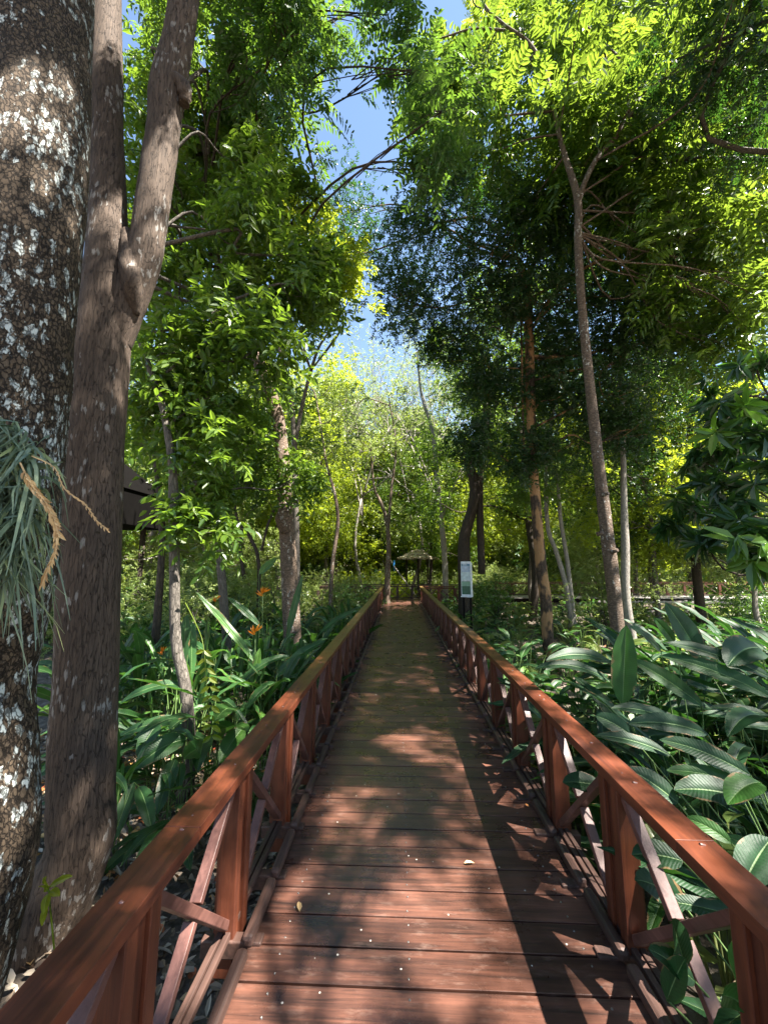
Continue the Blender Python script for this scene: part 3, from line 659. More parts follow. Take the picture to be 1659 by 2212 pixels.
# ---- near right rosette tree (long hanging leaves)
t = MB(); bl = []
for px, py, Y in ((1600, 860, 3.4), (1560, 950, 3.6), (1500, 990, 3.8), (1640, 960, 3.2), (1545, 1040, 3.6), (1620, 1050, 3.3), (1490, 1090, 3.9), (1580, 1120, 3.5), (1660, 1130, 3.2), (1520, 1170, 3.7), (1610, 1190, 3.4), (1450, 1150, 4.2), (1700, 1000, 3.2), (1700, 900, 3.3), (1690, 1200, 3.2), (1640, 780, 3.7), (1560, 850, 4.0), (1530, 1100, 4.3), (1650, 880, 4.2), (1600, 1000, 4.4)):
    bl.append([*P(px, py, Y), .16])
bl = np.array(bl); tp_ = np.array([[4.3, 4.0, -.7], [4.25, 4.0, .6], [4.3, 3.9, 1.8], [4.4, 3.9, 3.2], [4.3, 3.8, 4.4]])
t.tube(tp_, [.07, .06, .05, .035, .015], 12, .05, sub=6); limbs(t, Q, smooth(tp_, np.ones(5), 6)[0], bl, .02, 2)
mb = MB(); pp, cc = pts_in_blobs(Q, bl, 5, 4); rosettes(mb, Q, pp, 14, .21, .062, (0, .8)); 
p2 = np.array([P(1590, 1160, 3.1), P(1615, 1210, 3.05), P(1650, 1170, 3.0), P(1545, 935, 3.3), P(1600, 880, 3.2)]); rosettes(mb, Q, p2, 12, .22, .075, (.88, 1))  # brightest leaf colour stands in for sun on these rosettes
tree('small_tree', 'low tree at the right edge, rosettes of long drooping dark leaves, some coloured sunlit green', None, t, BK['dark'], [(mb, LF['mango'])])

# ---- curvy dark tree and pale thin trees around the sign
def simple_tree(name, lab, trunks, Y, bk, rows, kd, lm, n, rpx=60, jy=1.0, sc=1.0, group=None, r0=.04, rn=(0, 1)):
    t = MB(); tps = []
    for i, tr in enumerate(trunks):
        pts = foot(tr, tr[0][0], Y, tr[0][2], 1.2) if i == 0 else tr
        tps.append(trunkpx(t, pts, Y, 12, .06, 6, len(lab) + i))
    b_ = cells(Q, rows, Y, jy, rpx, 'xo'); limbs(t, Q, np.concatenate(tps)[5:], b_, r0, 5)
    return tree(name, lab, group, t, BK[bk], [(crown(Q, b_, n, kd, scale=sc, rn=rn), LF[lm])])
E_ = "                 "
simple_tree('tree', 'curving dark trunk rising behind the white information panel', [[(1002, 1200, 26), (1006, 1150, 24), (1022, 1090, 22), (1024, 1040, 22), (1010, 990, 20), (1022, 950, 18), (1048, 900, 14), (1055, 800, 12)], [(1040, 1240, 16), (1036, 1100, 15), (1038, 1000, 14), (1052, 930, 12), (1060, 830, 8)]], 13.5, 'dark',
            [E_]*6 + ["          oo     ", "         oxo     ", "         ox      ", "         oo      "], 'small', 'mid', 120, 60, 1.0, 1.4)
simple_tree('slim_tree', 'thin pale trunk leaning left, seen just left of the curving dark trunk', [[(960, 1200, 12), (950, 1100, 12), (945, 1040, 11), (938, 960, 10), (925, 900, 8), (910, 850, 6), (900, 760, 4)]], 19, 'pale',
            [E_]*7 + ["         oo      ", "         x       ", "        ox       "], 'farsmall', 'pale', 70, 60, 1.5)
simple_tree('tree', 'pale forked tree with orange-tinged base beside the left railing end', [[(836, 1275, 13), (839, 1200, 11), (838, 1150, 9), (832, 1110, 8), (820, 1080, 7), (808, 1050, 5), (800, 960, 4)], [(838, 1150, 7), (842, 1100, 6), (846, 1050, 6), (855, 960, 4), (840, 860, 3)]], 17.8, 'ringed',
            [E_]*8 + ["       oo        ", "       xo        "], 'farsmall', 'pale', 70, 55, 1.5)
simple_tree('slim_tree', 'thin bending orange-brown stem among the bushes left of the boardwalk end', [[(716, 1250, 9), (722, 1190, 9), (730, 1130, 8), (724, 1070, 7), (705, 1000, 6), (690, 900, 4)]], 13, 'ringed',
            [E_]*8 + ["      ox         ", "      xo         ", "      o          "], 'small', 'pale', 90, 55, 1.5, 1.4)
simple_tree('slim_tree', 'dark crooked double stem behind the leaning brown trunk', [[(560, 1230, 8), (540, 1160, 8), (512, 1120, 7), (505, 1040, 6), (500, 960, 5)], [(565, 1190, 6), (580, 1130, 6), (600, 1090, 5)], [(528, 1250, 9), (520, 1180, 8), (530, 1120, 6), (560, 1090, 5)]], 9.5, 'dark',
            [E_]*7 + ["     oo          ", "     xo          ", "    oxo          ", "    oo           "], 'small', 'mid', 90, 55, 1.2, 1.2)

# ---- bare grey branching trees in the sky gap
def bare_tree(px, Y, h, seed, lab):
    q = np.random.default_rng(seed); t = MB(); p0 = P(px, 1223, Y); g = ground_h(p0[0], Y) - .1
    def grow(a, d, L, r, dep):
        b = a + d * L; m = (a + b) / 2 + q.normal(size=3) * L * .06; t.tube([a, m, b], [r, r * .8, r * .62], 6 if dep < 3 else 4, sub=3)
        if dep >= 5: tips.append(b); return
        for _ in range(3 if dep > 0 else 4):
            nd = nrm(d + q.normal(size=3) * .55 + np.array([0, 0, .05])); grow(b - d * L * q.uniform(0, .3), nd, L * q.uniform(.6, .82), r * .55, dep + 1)
    tips = []; s0 = np.array([p0[0], Y, g]); grow(s0, nrm(np.array([q.normal(0, .05), 0, 1.])), h * .36, .11, 0)
    tips = np.array(tips); mb = MB(); p = np.repeat(tips, 4, 0) + q.normal(size=(len(tips) * 4, 3)) * .25
    sprays(mb, q, p, np.concatenate([p - q.normal(size=p.shape), np.ones((len(p), 1))], 1), 7, .35, .11, .05, .3, .5, rn=(.3, 1))
    tree('sparse_tree', lab, None, t, BK['pale'], [(mb, LF['pale'])])
bare_tree(790, 24, 19, 5, 'sparse grey-branched tree in the sky gap above the boardwalk end')
bare_tree(880, 26, 20, 6, 'sparse grey-branched tree right of the gap, behind the round thatched parasol')
bare_tree(960, 23, 18, 9, 'sparse grey-branched tree above the white information panel')
bare_tree(840, 31, 23, 10, 'tallest sparse grey-branched tree, far back in the middle of the gap')
bare_tree(700, 25, 18, 7, 'sparse grey-branched tree left of the gap, behind the thin forked grey tree')

# ------------------------------------------------------------------ background forest: templates, then copies
def bg_tree(q, h, nb, kd, lm, bk, n, spread):
    t = MB(); x = np.cumsum(q.normal(0, .12, (7, 2)), 0); pts = np.array([[x[i, 0] * (i > 0), x[i, 1] * (i > 0), -.2 + h * .8 * i / 6] for i in range(7)]); r0 = h * .010 + .02
    t.tube(pts, np.linspace(r0, r0 * .3, 7), 9, .06, sub=5, seed=int(q.integers(99)))
    bl = np.array([[*(q.normal(0, spread * .5, 2)), h * q.uniform(.28, 1.0), q.uniform(.55, 1.0)] for _ in range(nb)])
    limbs(t, q, smooth(pts, np.ones(7), 5)[0][6:], bl, .05, 4)
    root = empty('background_tree'); t.build('trunk', BK[bk], root); crown(q, bl, n, kd).build('crown', LF[lm], root); return root
QB = np.random.default_rng(77)
BG = [('pale-leaved', bg_tree(QB, 11, 30, 'farsmall', 'pale', 'pale', 100, 2.4)), ('light green', bg_tree(QB, 13, 34, 'farsmall', 'lime', 'grey', 85, 2.6)), ('yellow-green', bg_tree(QB, 10, 28, 'farsmall', 'lime', 'grey', 100, 2.3)), ('dark-trunked', bg_tree(QB, 14, 36, 'farsmall', 'mid', 'dark', 100, 2.8)), ('low bushy', bg_tree(QB, 9, 26, 'farsmall', 'pale', 'pale', 90, 2.1))]
tm = [b for a, b in BG]
def where(x, y):
    c = CM.T @ np.array([x, y, -1.2]); px = 829.5 + 830 * c[0] / max(.1, -c[2])
    for lim, w in ((120, 'behind the lichen-covered trunk'), (300, 'behind the forked brown tree'), (440, 'behind the slim crooked stem'), (570, 'behind the thin dark stem'), (680, 'behind the leaning brown trunk'), (800, 'left of the boardwalk end'), (940, 'beyond the boardwalk end'), (1060, 'behind the information panel'), (1220, 'behind the peeling orange trunk'), (1400, 'behind the tall slender trunk'), (1530, 'below the rosette tree'), (1e9, 'at far right')):
        if px < lim: return w
used = set()
def put(templ, idx, loc, rz, sc, label, cat, group):
    o = templ[idx] if idx not in used else copy_tree(templ[idx])
    used.add(idx); o.location = loc; o.rotation_euler = (0, 0, rz); o.scale = (sc,) * 3; tag(o, label, cat, group); return o
sp = []
def far_from(x, y, dmin): return all((x - a) ** 2 + (y - b) ** 2 > dmin ** 2 for a, b in sp)
def depth(y, a, b): return 'nearer' if y < a else ('middle-distance' if y < b else 'far')
n = 0; tries = 0
while n < 150 and tries < 9000:
    tries += 1; y = 11 + 52 * QB.random() ** .9; x = QB.uniform(-1.0, 1.0) * y
    if -4.6 < x < 4.9 and y < 22.5: continue
    if not far_from(x, y, 2.0 if y < 30 else 2.6): continue
    gap = abs(x - .0 * y) < .17 * y
    if gap and y < 23: continue
    sp.append((x, y)); idx = int(QB.integers(0, 5)); side = 'left' if x < 0 else 'right'
    sc_ = (QB.uniform(.6, .8) if y < 28 else QB.uniform(1.1, 1.5)) if gap else QB.uniform(.85, 1.2) * (1 if y > 16 else .75)
    put(tm, idx, (x, y, ground_h(x, y)), QB.random() * 6.28, sc_, f'{depth(y, 20, 32)} {BG[idx][0]} woodland tree {where(x, y)}', 'tree', f'woodland trees {side} of the boardwalk'); n += 1
def bush(q, r, nb, kd, lm, n):
    bl = np.array([[*(q.normal(0, r * .45, 2)), q.uniform(.2, 1.0) * r * 1.1, q.uniform(.3, .5) * r] for _ in range(nb)]); t = MB()
    limbs(t, q, np.array([[0, 0, -.1], [0, 0, .1]]), bl, .02, 3)
    root = empty('shrub'); t.build('stems', BK['grey'], root); crown(q, bl, n, kd).build('foliage', LF[lm], root); return root
tb_ = [bush(QB, 1.3, 12, 'small', 'pale', 60), bush(QB, 1.5, 13, 'small', 'pale', 60), bush(QB, 1.2, 11, 'simple', 'lime', 45), bush(QB, 1.4, 12, 'simple', 'bluish', 45)]
SH = ('pale-leaved', 'tall pale-leaved', 'yellow-green', 'dark green')
used = set(); sp = []; n = 0; tries = 0
while n < 190 and tries < 9000:
    tries += 1; y = QB.uniform(8.5, 34) if n < 125 else QB.uniform(30, 66); x = QB.uniform(-.95, .95) * y
    if -4.4 < x < 4.6 and 17.8 < y < 21: continue
    if abs(x - .1) < 1.9 and y < 21: continue
    if x > 1 and y < 17 and QB.random() < .75: continue
    if 6 < x < 18 and 16 < y < 22.5: continue
    if not far_from(x, y, 1.2): continue
    sp.append((x, y)); side = 'left' if x < 0 else 'right'
    ix = int(QB.integers(0, 4)); ix = 3 if ix == 2 and x > 0 and y < 20 else ix; put(tb_, ix, (x, y, ground_h(x, y)), QB.random() * 6.28, QB.uniform(.7, 1.3) * ((1 if abs(x) > 2.8 or y > 21 else .7) if y < 30 else 2.6), f'{depth(y, 14, 23)} {SH[ix]} undergrowth shrub {where(x, y)}', 'shrub', f'undergrowth shrubs {side} of the boardwalk'); n += 1

# trees added behind and beside the viewpoint, crowns placed to block and dapple the sun
def shade_tree(x, y, blobs, lab, n=170, kd='pinnate', top=7.6):
    t = MB(); pts = np.array([[x, y, -.8], [x + .1, y, 1.5], [x, y + .1, 4], [x - .1, y, 6.2], [x - .2, y, 7.6]]) * np.array([1, 1, top / 7.6]); t.tube(pts, [.16, .13, .11, .09, .05], 12, .05, sub=6)
    b = np.array(blobs, float); q_ = 0; limbs(t, Q, smooth(pts, np.ones(5), 6)[0][12:], b, .05, 5)
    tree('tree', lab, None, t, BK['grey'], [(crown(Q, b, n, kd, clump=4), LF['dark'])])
shade_tree(4.6, -3.2, [[3.0, -1.6, 7.4, .3], [4.6, -3.6, 8.6, .7], [2.6, -3.4, 8.2, .9], [5.8, -3.6, 8.2, 1.0], [-.3, 1.5, 8.6, .42], [.9, .9, 9.8, .5], [.3, 2.3, 9.9, .4], [1.6, .2, 8.6, .4], [1.2, .8, 7.7, .55], [2.0, .2, 8.2, .65], [1.5, 1.3, 7.8, .45], [2.4, .9, 8.6, .6], [2.6, .2, 9.2, .5], [3.4, .5, 8.5, .5], [3.3, 1.7, 8.4, .5], [3.6, -.7, 8.6, .35], [4.5, .2, 8.6, .45], [4.9, 1.0, 8.8, .45], [4.2, 1.5, 8.4, .35], [4.8, -.6, 8.2, .3]], 'unseen shade tree added behind the viewpoint to the right')
shade_tree(8.2, 5.2, [[4.6, 1.6, 9.4, .8], [5.2, 3.0, 9.2, .8], [4.4, 3.4, 9.8, .7], [5.4, 4.6, 9.4, .8], [4.6, 5.4, 9.9, .8], [5.6, 6.4, 9.6, .9], [4.9, 7.6, 10.2, .9], [5.8, 8.6, 10, .9], [6.6, 5.6, 9.2, .9], [6.4, 3.6, 8.8, .8], [3.8, 1.8, 8.9, .5], [5.2, 9.8, 10.4, .9]], 'added shade tree right of the tall slender trunk, high spreading branches, base unseen', n=190)
shade_tree(6.6, 1.4, [[5.6, 1.6, 8.4, 1.0], [4.4, 2.3, 7.4, .75], [6.4, .2, 8.8, 1.0], [5.8, 2.8, 7.2, .9], [4.9, .5, 8.8, .7], [7.4, 2.2, 8.2, 1.0]], 'shade tree added right of the viewpoint, just outside the view')

shade_tree(9.5, 3.0, [[6.2, 2.2, 12.6, .9], [7.4, 3.2, 12.8, 1.1], [6.6, 4.2, 13.4, .9], [5.2, 3.2, 13.0, .7]], 'tallest spreading shade tree, added beyond the tree right of the viewpoint, outside the view', n=230, kd='bigpin', top=13)
shade_tree(2.6, -1.6, [[1.6, 2.6, 11.6, .6], [2.8, 3.2, 12.2, .7], [2.0, 3.6, 12.8, .6], [3.6, 2.4, 12.4, .6], [.8, 3.4, 12.6, .5]], 'tall unseen shade tree added close behind the viewpoint, its crown overhead', n=200, top=12)
shade_tree(8.8, -1.4, [[8.4, .8, 9.0, 1.0], [7.0, -.8, 8.6, .9], [8.5, -1.2, 9.6, 1.0], [9.4, .2, 9.4, 1.0], [7.6, .6, 10.2, .8]], 'tree added outside the view, shading the broad-leaved bed on the right', n=200)

# ------------------------------------------------------------------ big-leaved plants
def blade(mb, q, a, mid, b, Wd, nn, r, ns=9, fold=.18, wav=.03, petiole=None, droop=0):
    """leaf from base a over mid to tip b; nn = approximate upper normal"""
    a, mid, b = map(np.asarray, (a, mid, b)); t = np.linspace(0, 1, ns + 1)[:, None]; c = (1-t)**2 * a + 2*t*(1-t) * (2*mid - .5*a - .5*b) + t**2 * b
    tan = nrm(np.gradient(c, axis=0)); sd = nrm(np.cross(tan, nn)); n2 = np.cross(sd, tan); tt = t[:, 0]
    w = Wd * .5 * np.clip(np.sin(math.pi * tt ** .85), 0, 1) ** .62; w[0] = Wd * .03; w[-1] = .002
    L = np.linalg.norm(b - a); cols = []
    for u in (-1, -.5, -.06, 0, .06, .5, 1):
        wv = wav * L * np.sin(tt * 17 + u * 2 + q.random() * 6) * abs(u) ** 2
        cols.append(c + sd * (w * u)[:, None] + n2 * ((abs(u) * w * fold + wv * np.minimum(1, w / (Wd * .3)) * .5) - (.06 * w * (abs(u) < .01)))[:, None])
    V = np.stack(cols, 1); k = 7; i = np.arange(ns)[:, None] * k; j = np.arange(k - 1)[None]
    F = np.stack([i + j, i + j + 1, i + k + j + 1, i + k + j], -1); u = np.tile([-1, -.5, -.06, 0, .06, .5, 1], ns + 1)
    mb.add(V, F, r, u, 0, True, np.repeat(tt * L, 7))
    if petiole is not None:
        p = np.asarray(petiole); m = (p + a) / 2 + np.array([0, 0, .06 * np.linalg.norm(a - p)]); mb.tube([p, m, a], [.007, .005, .0035], 5, sub=3, r=.9)
def big_plant(q, h, nl, Ll, Wl, bias=(0, 0), flower=0, upright=.5):
    mb = MB(); st = MB()
    for i in range(nl):
        az = q.uniform(0, 6.28); hd = np.array([math.cos(az), math.sin(az), 0]) + np.array([bias[0], bias[1], 0]) * .9; hd = hd / (np.linalg.norm(hd) + 1e-6)
        hh = h * q.uniform(.35, .95); root = np.array([q.normal(0, .09), q.normal(0, .09), -.05]); el = q.uniform(.1, 1.1) * upright * 1.6
        a = root + np.array([0, 0, hh]) + hd * q.uniform(.08, .3) * h * .6; L = Ll * q.uniform(.65, 1.1)
        d0 = hd * math.cos(el) + np.array([0, 0, math.sin(el)]); b = a + d0 * L - np.array([0, 0, L * q.uniform(.1, .45)]); mid = a + d0 * L * .55 + np.array([0, 0, .02])
        nn = nrm(np.cross(np.cross(d0, [0, 0, 1.]), d0) + q.normal(size=3) * .3)
        blade(mb, q, a, mid, b, Wl * q.uniform(.7, 1.15), nn, float(q.random() ** 1.3 * .9), petiole=root)
    root = empty('broad_leaved_plant'); mb.build('foliage', None, root) if 0 else None
    return mb
def plant_templates(q, spec, lm, name):
    out = []
    for s_ in spec:
        mb = big_plant(q, **s_); root = empty(name); mb.build('foliage', LF[lm], root); out.append(root)
    return out
for o in [x for x in bpy.data.objects if x.name.startswith('broad_leaved_plant')]: bpy.data.objects.remove(o)
QP = np.random.default_rng(5)
def big_plant(q, h, nl, Ll, Wl, bias=(0, 0), upright=.5):
    mb = MB()
    for i in range(nl):
        az = q.uniform(0, 6.28); hd = np.array([math.cos(az) + bias[0], math.sin(az) + bias[1], 0]); hd = hd / (np.linalg.norm(hd) + 1e-6)
        hh = h * q.uniform(.3, .95); root = np.array([q.normal(0, .09), q.normal(0, .09), -.05]); el = q.uniform(.05, 1.15) * upright * 1.7
        a = root + np.array([0, 0, hh]) + hd * q.uniform(.1, .3) * h * .6; L = Ll * q.uniform(.65, 1.1)
        d0 = hd * math.cos(el) + np.array([0, 0, math.sin(el)]); b = a + d0 * L - np.array([0, 0, L * q.uniform(.05, .4)]); mid = a + d0 * L * .52
        nn = nrm(np.cross(np.cross(d0, [0, 0, 1.]), d0) + q.normal(size=3) * .3)
        blade(mb, q, a, mid, b, Wl * q.uniform(.7, 1.15), nn, float(q.random() ** 1.3 * .9), petiole=root)
    return mb
PL = lambda x, t: 'close to the railing' if x > t else 'deep in the left bed'
PR = lambda x, t: 'close to the right railing' if x < t else 'deep in the right bed'
lance = plant_templates(QP, [dict(h=1.0, nl=18, Ll=.75, Wl=.11, upright=.6), dict(h=1.2, nl=18, Ll=.8, Wl=.085, upright=.85), dict(h=.9, nl=18, Ll=.65, Wl=.13, upright=.35), dict(h=1.1, nl=17, Ll=.75, Wl=.095, upright=.65)], 'lance', 'lance_leaved_plant')
broad = plant_templates(QP, [dict(h=1.1, nl=17, Ll=.82, Wl=.115, bias=(-.8, -.3), upright=.35), dict(h=1.25, nl=18, Ll=.88, Wl=.12, bias=(-.8, -.1), upright=.45), dict(h=.9, nl=17, Ll=.75, Wl=.11, bias=(-.6, -.5), upright=.3)], 'broad', 'broad_leaved_plant')
used = set(); sp = []; n = 0; tries = 0
while n < 62 and tries < 6000:
    tries += 1; y = QP.uniform(2.9, 11); x = -QP.uniform(1.25, 1.4 + y * .72)
    if not far_from(x, y, .42 if y < 6 else .55): continue
    if x < -.74 * y - .1 or (y < 3.6 and x > -1.5): continue
    sp.append((x, y)); near = 'near' if y < 5 else ('middle' if y < 8 else 'far')
    put(lance, int(QP.integers(0, 4)), (x, y, ground_h(x, y)), QP.random() * 6.28, .70 if y < 3.9 else QP.uniform(.9, 1.25), f'{near} lance-leaved plant, {PL(x, -1.2 - .3 * y)}, {where(x, y)}', 'plant', f'lance-leaved plants, {near} part of the left bed'); n += 1
used = set(); sp = []; n = 0; tries = 0
while n < 64 and tries < 9000:
    tries += 1; y = QP.uniform(.6, 7.5); x = QP.uniform(1.6, 2.0 + y * .98)
    if not far_from(x, y, .42): continue
    if y > 4.2 and x < 1.2 + (y - 4.2) * .9 + 1.2: continue
    sp.append((x, y)); near = 'near' if y < 3 else 'far'
    put(broad, int(QP.integers(0, 3)), (x, y, ground_h(x, y)), QP.uniform(-.5, .5), QP.uniform(.72, .95) if y < 2.6 else QP.uniform(.85, 1.1), f'{near} broad-leaved plant {PR(x, 2 + .45 * y)}, {where(x, y)}', 'plant', f'broad-leaved plants, {near} part of the right bed'); n += 1
# low ground cover of mid-size leaves between the right railing and the trunks
gcT = []
for s_ in range(3):
    mb = MB(); q = QP; nl = 26
    for i in range(nl):
        az = q.uniform(0, 6.28); r_ = q.uniform(.0, .32); z = q.uniform(.12, .62); a = np.array([math.cos(az) * r_, math.sin(az) * r_, z]); L = q.uniform(.16, .3); el = q.uniform(-.3, .7)
        d0 = np.array([math.cos(az) * math.cos(el), math.sin(az) * math.cos(el), math.sin(el)]); b = a + d0 * L - np.array([0, 0, L * .2])
        blade(mb, q, a, a + d0 * L * .52, b, L * .36, nrm(np.cross(np.cross(d0, [0, 0, 1.]), d0) + q.normal(size=3) * .3), float(q.random()), ns=5, petiole=(a[0] * .2, a[1] * .2, 0))
    root = empty('low_leafy_plant'); mb.build('foliage', LF['lance' if s_ else 'pale'], root); gcT.append(root)
used = set(); sp = []; n = 0; tries = 0
while n < 230 and tries < 16000:
    tries += 1; y = QP.uniform(2.2, 17.5)
    if QP.random() < .8: x = QP.uniform(1.45, 1.7 + y * .85)
    else: x = -QP.uniform(1.2, 1.3 + y * .5); 
    if x < 0 and y < 5: continue
    if not far_from(x, y, .33 if y < 9 else .45): continue
    sp.append((x, y)); side = 'left' if x < 0 else 'right'
    put(gcT, int(QP.integers(0, 3)), (x, y, ground_h(x, y)), QP.random() * 6.28, QP.uniform(.8, 1.5), f'{depth(y, 6, 11)} low ground plant {where(x, y)}', 'plant', f'low ground plants {side} of the boardwalk'); n += 1

# hand-placed big leaves
def posed(name, lab, lm, leaves, root_pt, seed):
    q = np.random.default_rng(seed); mb = MB(); rp = np.array(root_pt, float)
    for (bx, by, by_, tx, ty, ty_, w, r, arch) in leaves:
        a = P(bx, by, by_); b = P(tx, ty, ty_); L = np.linalg.norm(b - a); mid = (a + b) / 2 + np.array([0, 0, arch * L]); d = nrm(b - a)
        tocam = nrm(np.array([0, 0, CAM_H]) - a); nn = nrm(tocam * .7 + np.array([0, 0, .7]) + q.normal(size=3) * .15)
        blade(mb, q, a, mid, b, w * by_ / 830, nn, r, ns=12, wav=.02, petiole=rp + q.normal(size=3) * np.array([.06, .06, 0]))
    mb.V = [v - rp for v in mb.V]; root = empty(name, rp); tag(root, lab, 'plant'); mb.build('foliage', LF[lm], root)
posed('broad_leaved_plant', 'broad-leaved plant with one tall upright blade standing over the right railing', 'broad', [
  (1344, 1522, 3.0, 1352, 1350, 3.05, 46, .85, .01), (1516, 1525, 2.9, 1362, 1425, 3.1, 40, .75, .05), (1427, 1407, 3.3, 1356, 1352, 3.2, 28, .5, .06), (1457, 1390, 3.4, 1411, 1334, 3.4, 24, .95, .04),
  (1322, 1432, 3.3, 1179, 1427, 3.2, 32, .3, .1), (1316, 1470, 3.1, 1154, 1445, 3.1, 26, .3, .12), (1467, 1565, 2.7, 1320, 1530, 2.7, 30, .3, .08)], (2.15, 3.1, -.6), 1)
posed('broad_leaved_plant', 'broad-leaved plant with long grey-green blades reaching left from the right edge', 'broad', [
  (1668, 1508, 2.6, 1424, 1416, 2.9, 42, .7, .06), (1668, 1466, 2.7, 1433, 1388, 2.9, 34, .2, .06), (1519, 1430, 3.1, 1436, 1301, 3.2, 50, .4, .04), (1659, 1546, 2.4, 1534, 1528, 2.5, 24, .1, .05), (1659, 1556, 2.4, 1571, 1592, 2.2, 46, .6, .15), (1640, 1400, 2.9, 1570, 1440, 2.7, 60, .3, .1)], (2.9, 2.9, -.6), 2)
posed('broad_leaved_plant', 'broad-leaved plant with level bluish blades beside the nearer right railing', 'broad', [
  (1528, 1586, 2.5, 1356, 1563, 2.5, 38, .25, .07), (1359, 1585, 2.4, 1286, 1546, 2.5, 36, .2, .06), (1448, 1632, 2.3, 1286, 1589, 2.4, 30, .1, .07), (1620, 1675, 2.1, 1424, 1598, 2.3, 42, .3, .07), (1611, 1725, 1.95, 1455, 1706, 2.0, 58, .25, .06), (1641, 1690, 1.9, 1571, 1738, 1.85, 52, .98, .12),
  (1611, 1699, 2.1, 1439, 1664, 2.2, 34, .8, .06), (1464, 1735, 2.0, 1353, 1660, 2.1, 46, .15, .06), (1579, 1822, 1.8, 1479, 1768, 1.9, 30, .9, .1), (1474, 1860, 1.75, 1364, 1846, 1.8, 52, .2, .06), (1605, 1912, 1.6, 1665, 1812, 1.7, 60, .6, .05), (1400, 1720, 2.2, 1290, 1640, 2.2, 36, .2, .05)], (2.05, 2.05, -.6), 3)
posed('broad_leaved_plant', 'low broad-leaved plant seen through the nearest bay of the right railing', 'broad', [
  (1480, 2090, 1.55, 1450, 1985, 1.5, 50, .6, .02), (1500, 2120, 1.5, 1400, 2050, 1.5, 44, .3, .06), (1440, 2160, 1.5, 1480, 2070, 1.45, 40, .5, .04), (1590, 2120, 1.4, 1640, 2040, 1.35, 60, .7, .04), (1560, 2150, 1.4, 1620, 2190, 1.3, 50, .9, .1), (1300, 1700, 2.3, 1215, 1690, 2.3, 40, .4, .05), (1480, 1960, 1.8, 1370, 1900, 1.8, 56, .15, .1)], (1.75, 1.5, -.6), 4)
posed('lance_leaved_plant', 'lance-leaved plant with long pale-lit blades between the forked brown tree and the slim stem', 'lance', [
  (404, 1597, 3.6, 292, 1662, 3.3, 40, .55, .12), (407, 1556, 3.7, 254, 1592, 3.5, 26, .35, .08), (345, 1560, 3.6, 297, 1637, 3.4, 34, .3, .1), (400, 1480, 3.9, 258, 1520, 3.7, 22, .3, .12), (526, 1572, 3.9, 474, 1650, 3.6, 38, .8, .06), (300, 1700, 3.2, 330, 1800, 3.0, 30, .3, .1), (380, 1640, 3.4, 340, 1760, 3.1, 32, .4, .1), (290, 1690, 3.2, 240, 1830, 3.0, 26, .2, .04)], (-2.05, 3.6, -.6), 6)
posed('lance_leaved_plant', 'lance-leaved plant with arching blades leaning over the left railing', 'lance', [
  (551, 1431, 5.0, 423, 1278, 5.0, 17, .75, .03), (562, 1352, 5.4, 491, 1290, 5.4, 16, .5, .03), (507, 1490, 4.7, 627, 1418, 5.0, 22, .5, .14), (594, 1466, 4.8, 703, 1384, 5.2, 24, .55, .08), (545, 1480, 4.8, 562, 1400, 4.9, 18, .95, .02), (620, 1380, 5.3, 655, 1240, 5.4, 16, .6, .03), (690, 1370, 5.8, 775, 1318, 6.2, 15, .5, .08), (560, 1240, 6.4, 600, 1205, 6.4, 22, .9, .02)], (-1.75, 5.0, -.6), 7)

# heliconia flowers
for i, (px, py, Y) in enumerate(((568, 1288, 5.6), (552, 1372, 5.0), (468, 1300, 6.0), (352, 1415, 4.6))):
    p = P(px, py, Y); mb = MB(); st = MB(); g = ground_h(p[0], Y); s_ = 1.0 if i < 2 else .7
    st.tube([(p[0], Y, g - .05), (p[0] + .02, Y, (g + p[2]) / 2), tuple(p)], [.006, .005, .004], 6, sub=3)
    q = np.random.default_rng(i); k = 7; a = np.linspace(-1.1, 1.1, k); D = np.stack([np.sin(a), q.normal(0, .4, k), np.cos(a)], 1); B = np.tile(p, (k, 1)) + np.stack([np.zeros(k), np.zeros(k), np.linspace(0, .05, k)], 1)
    mb.leaves(B, D, np.tile([0, -1., .3], (k, 1)) + q.normal(size=(k, 3)) * .2, .12 * s_, .026 * s_, q.random(k), .5, droop=-.1)
    root = empty('orange_flower', (p[0], Y, g)); off = np.array([p[0], Y, g]); tag(root, ['orange claw-like flower highest in the left bed, near the leaning trunk', 'orange claw-like flower lower in the left bed, on a long pale stem', 'small orange flower half hidden in the back of the left bed', 'small orange flower beside the forked brown tree'][i], 'flower')
    for m_, nm, mt in ((st, 'stem', LF['lance']), (mb, 'petals', LF['orange'])): m_.V = [v - off for v in m_.V]; m_.build(nm, mt, root)
# sunlit hanging sprig
mb = MB(); q = np.random.default_rng(2); a = P(440, 1395, 3.6); b = P(457, 1600, 3.4); k = 20; t_ = (np.arange(k) // 2 + .5) / 10; base = a + (b - a) * t_[:, None] + np.array([0.03, 0, 0]) * np.sin(t_ * 3)[:, None]
sg = np.where(np.arange(k) % 2 == 0, 1., -1.)[:, None]; mb.leaves(base, np.array([1., 0, 0]) * sg * .8 + np.array([0, -.1, -.5]) + q.normal(size=(k, 3)) * .1, np.tile([0, -.9, .5], (k, 1)) + q.normal(size=(k, 3)) * .2, .10, .045, .6 + .4 * q.random(k))
mb.tube([P(400, 1300, 3.8), P(425, 1350, 3.7), a, (a + b) / 2, b], [.005, .004, .003, .002, .001], 5, sub=4)
tag(mb.build('hanging_sprig', LF['lime']), 'bright yellow-green sprig hanging in sunlight right of the slim crooked stem', 'sprig')
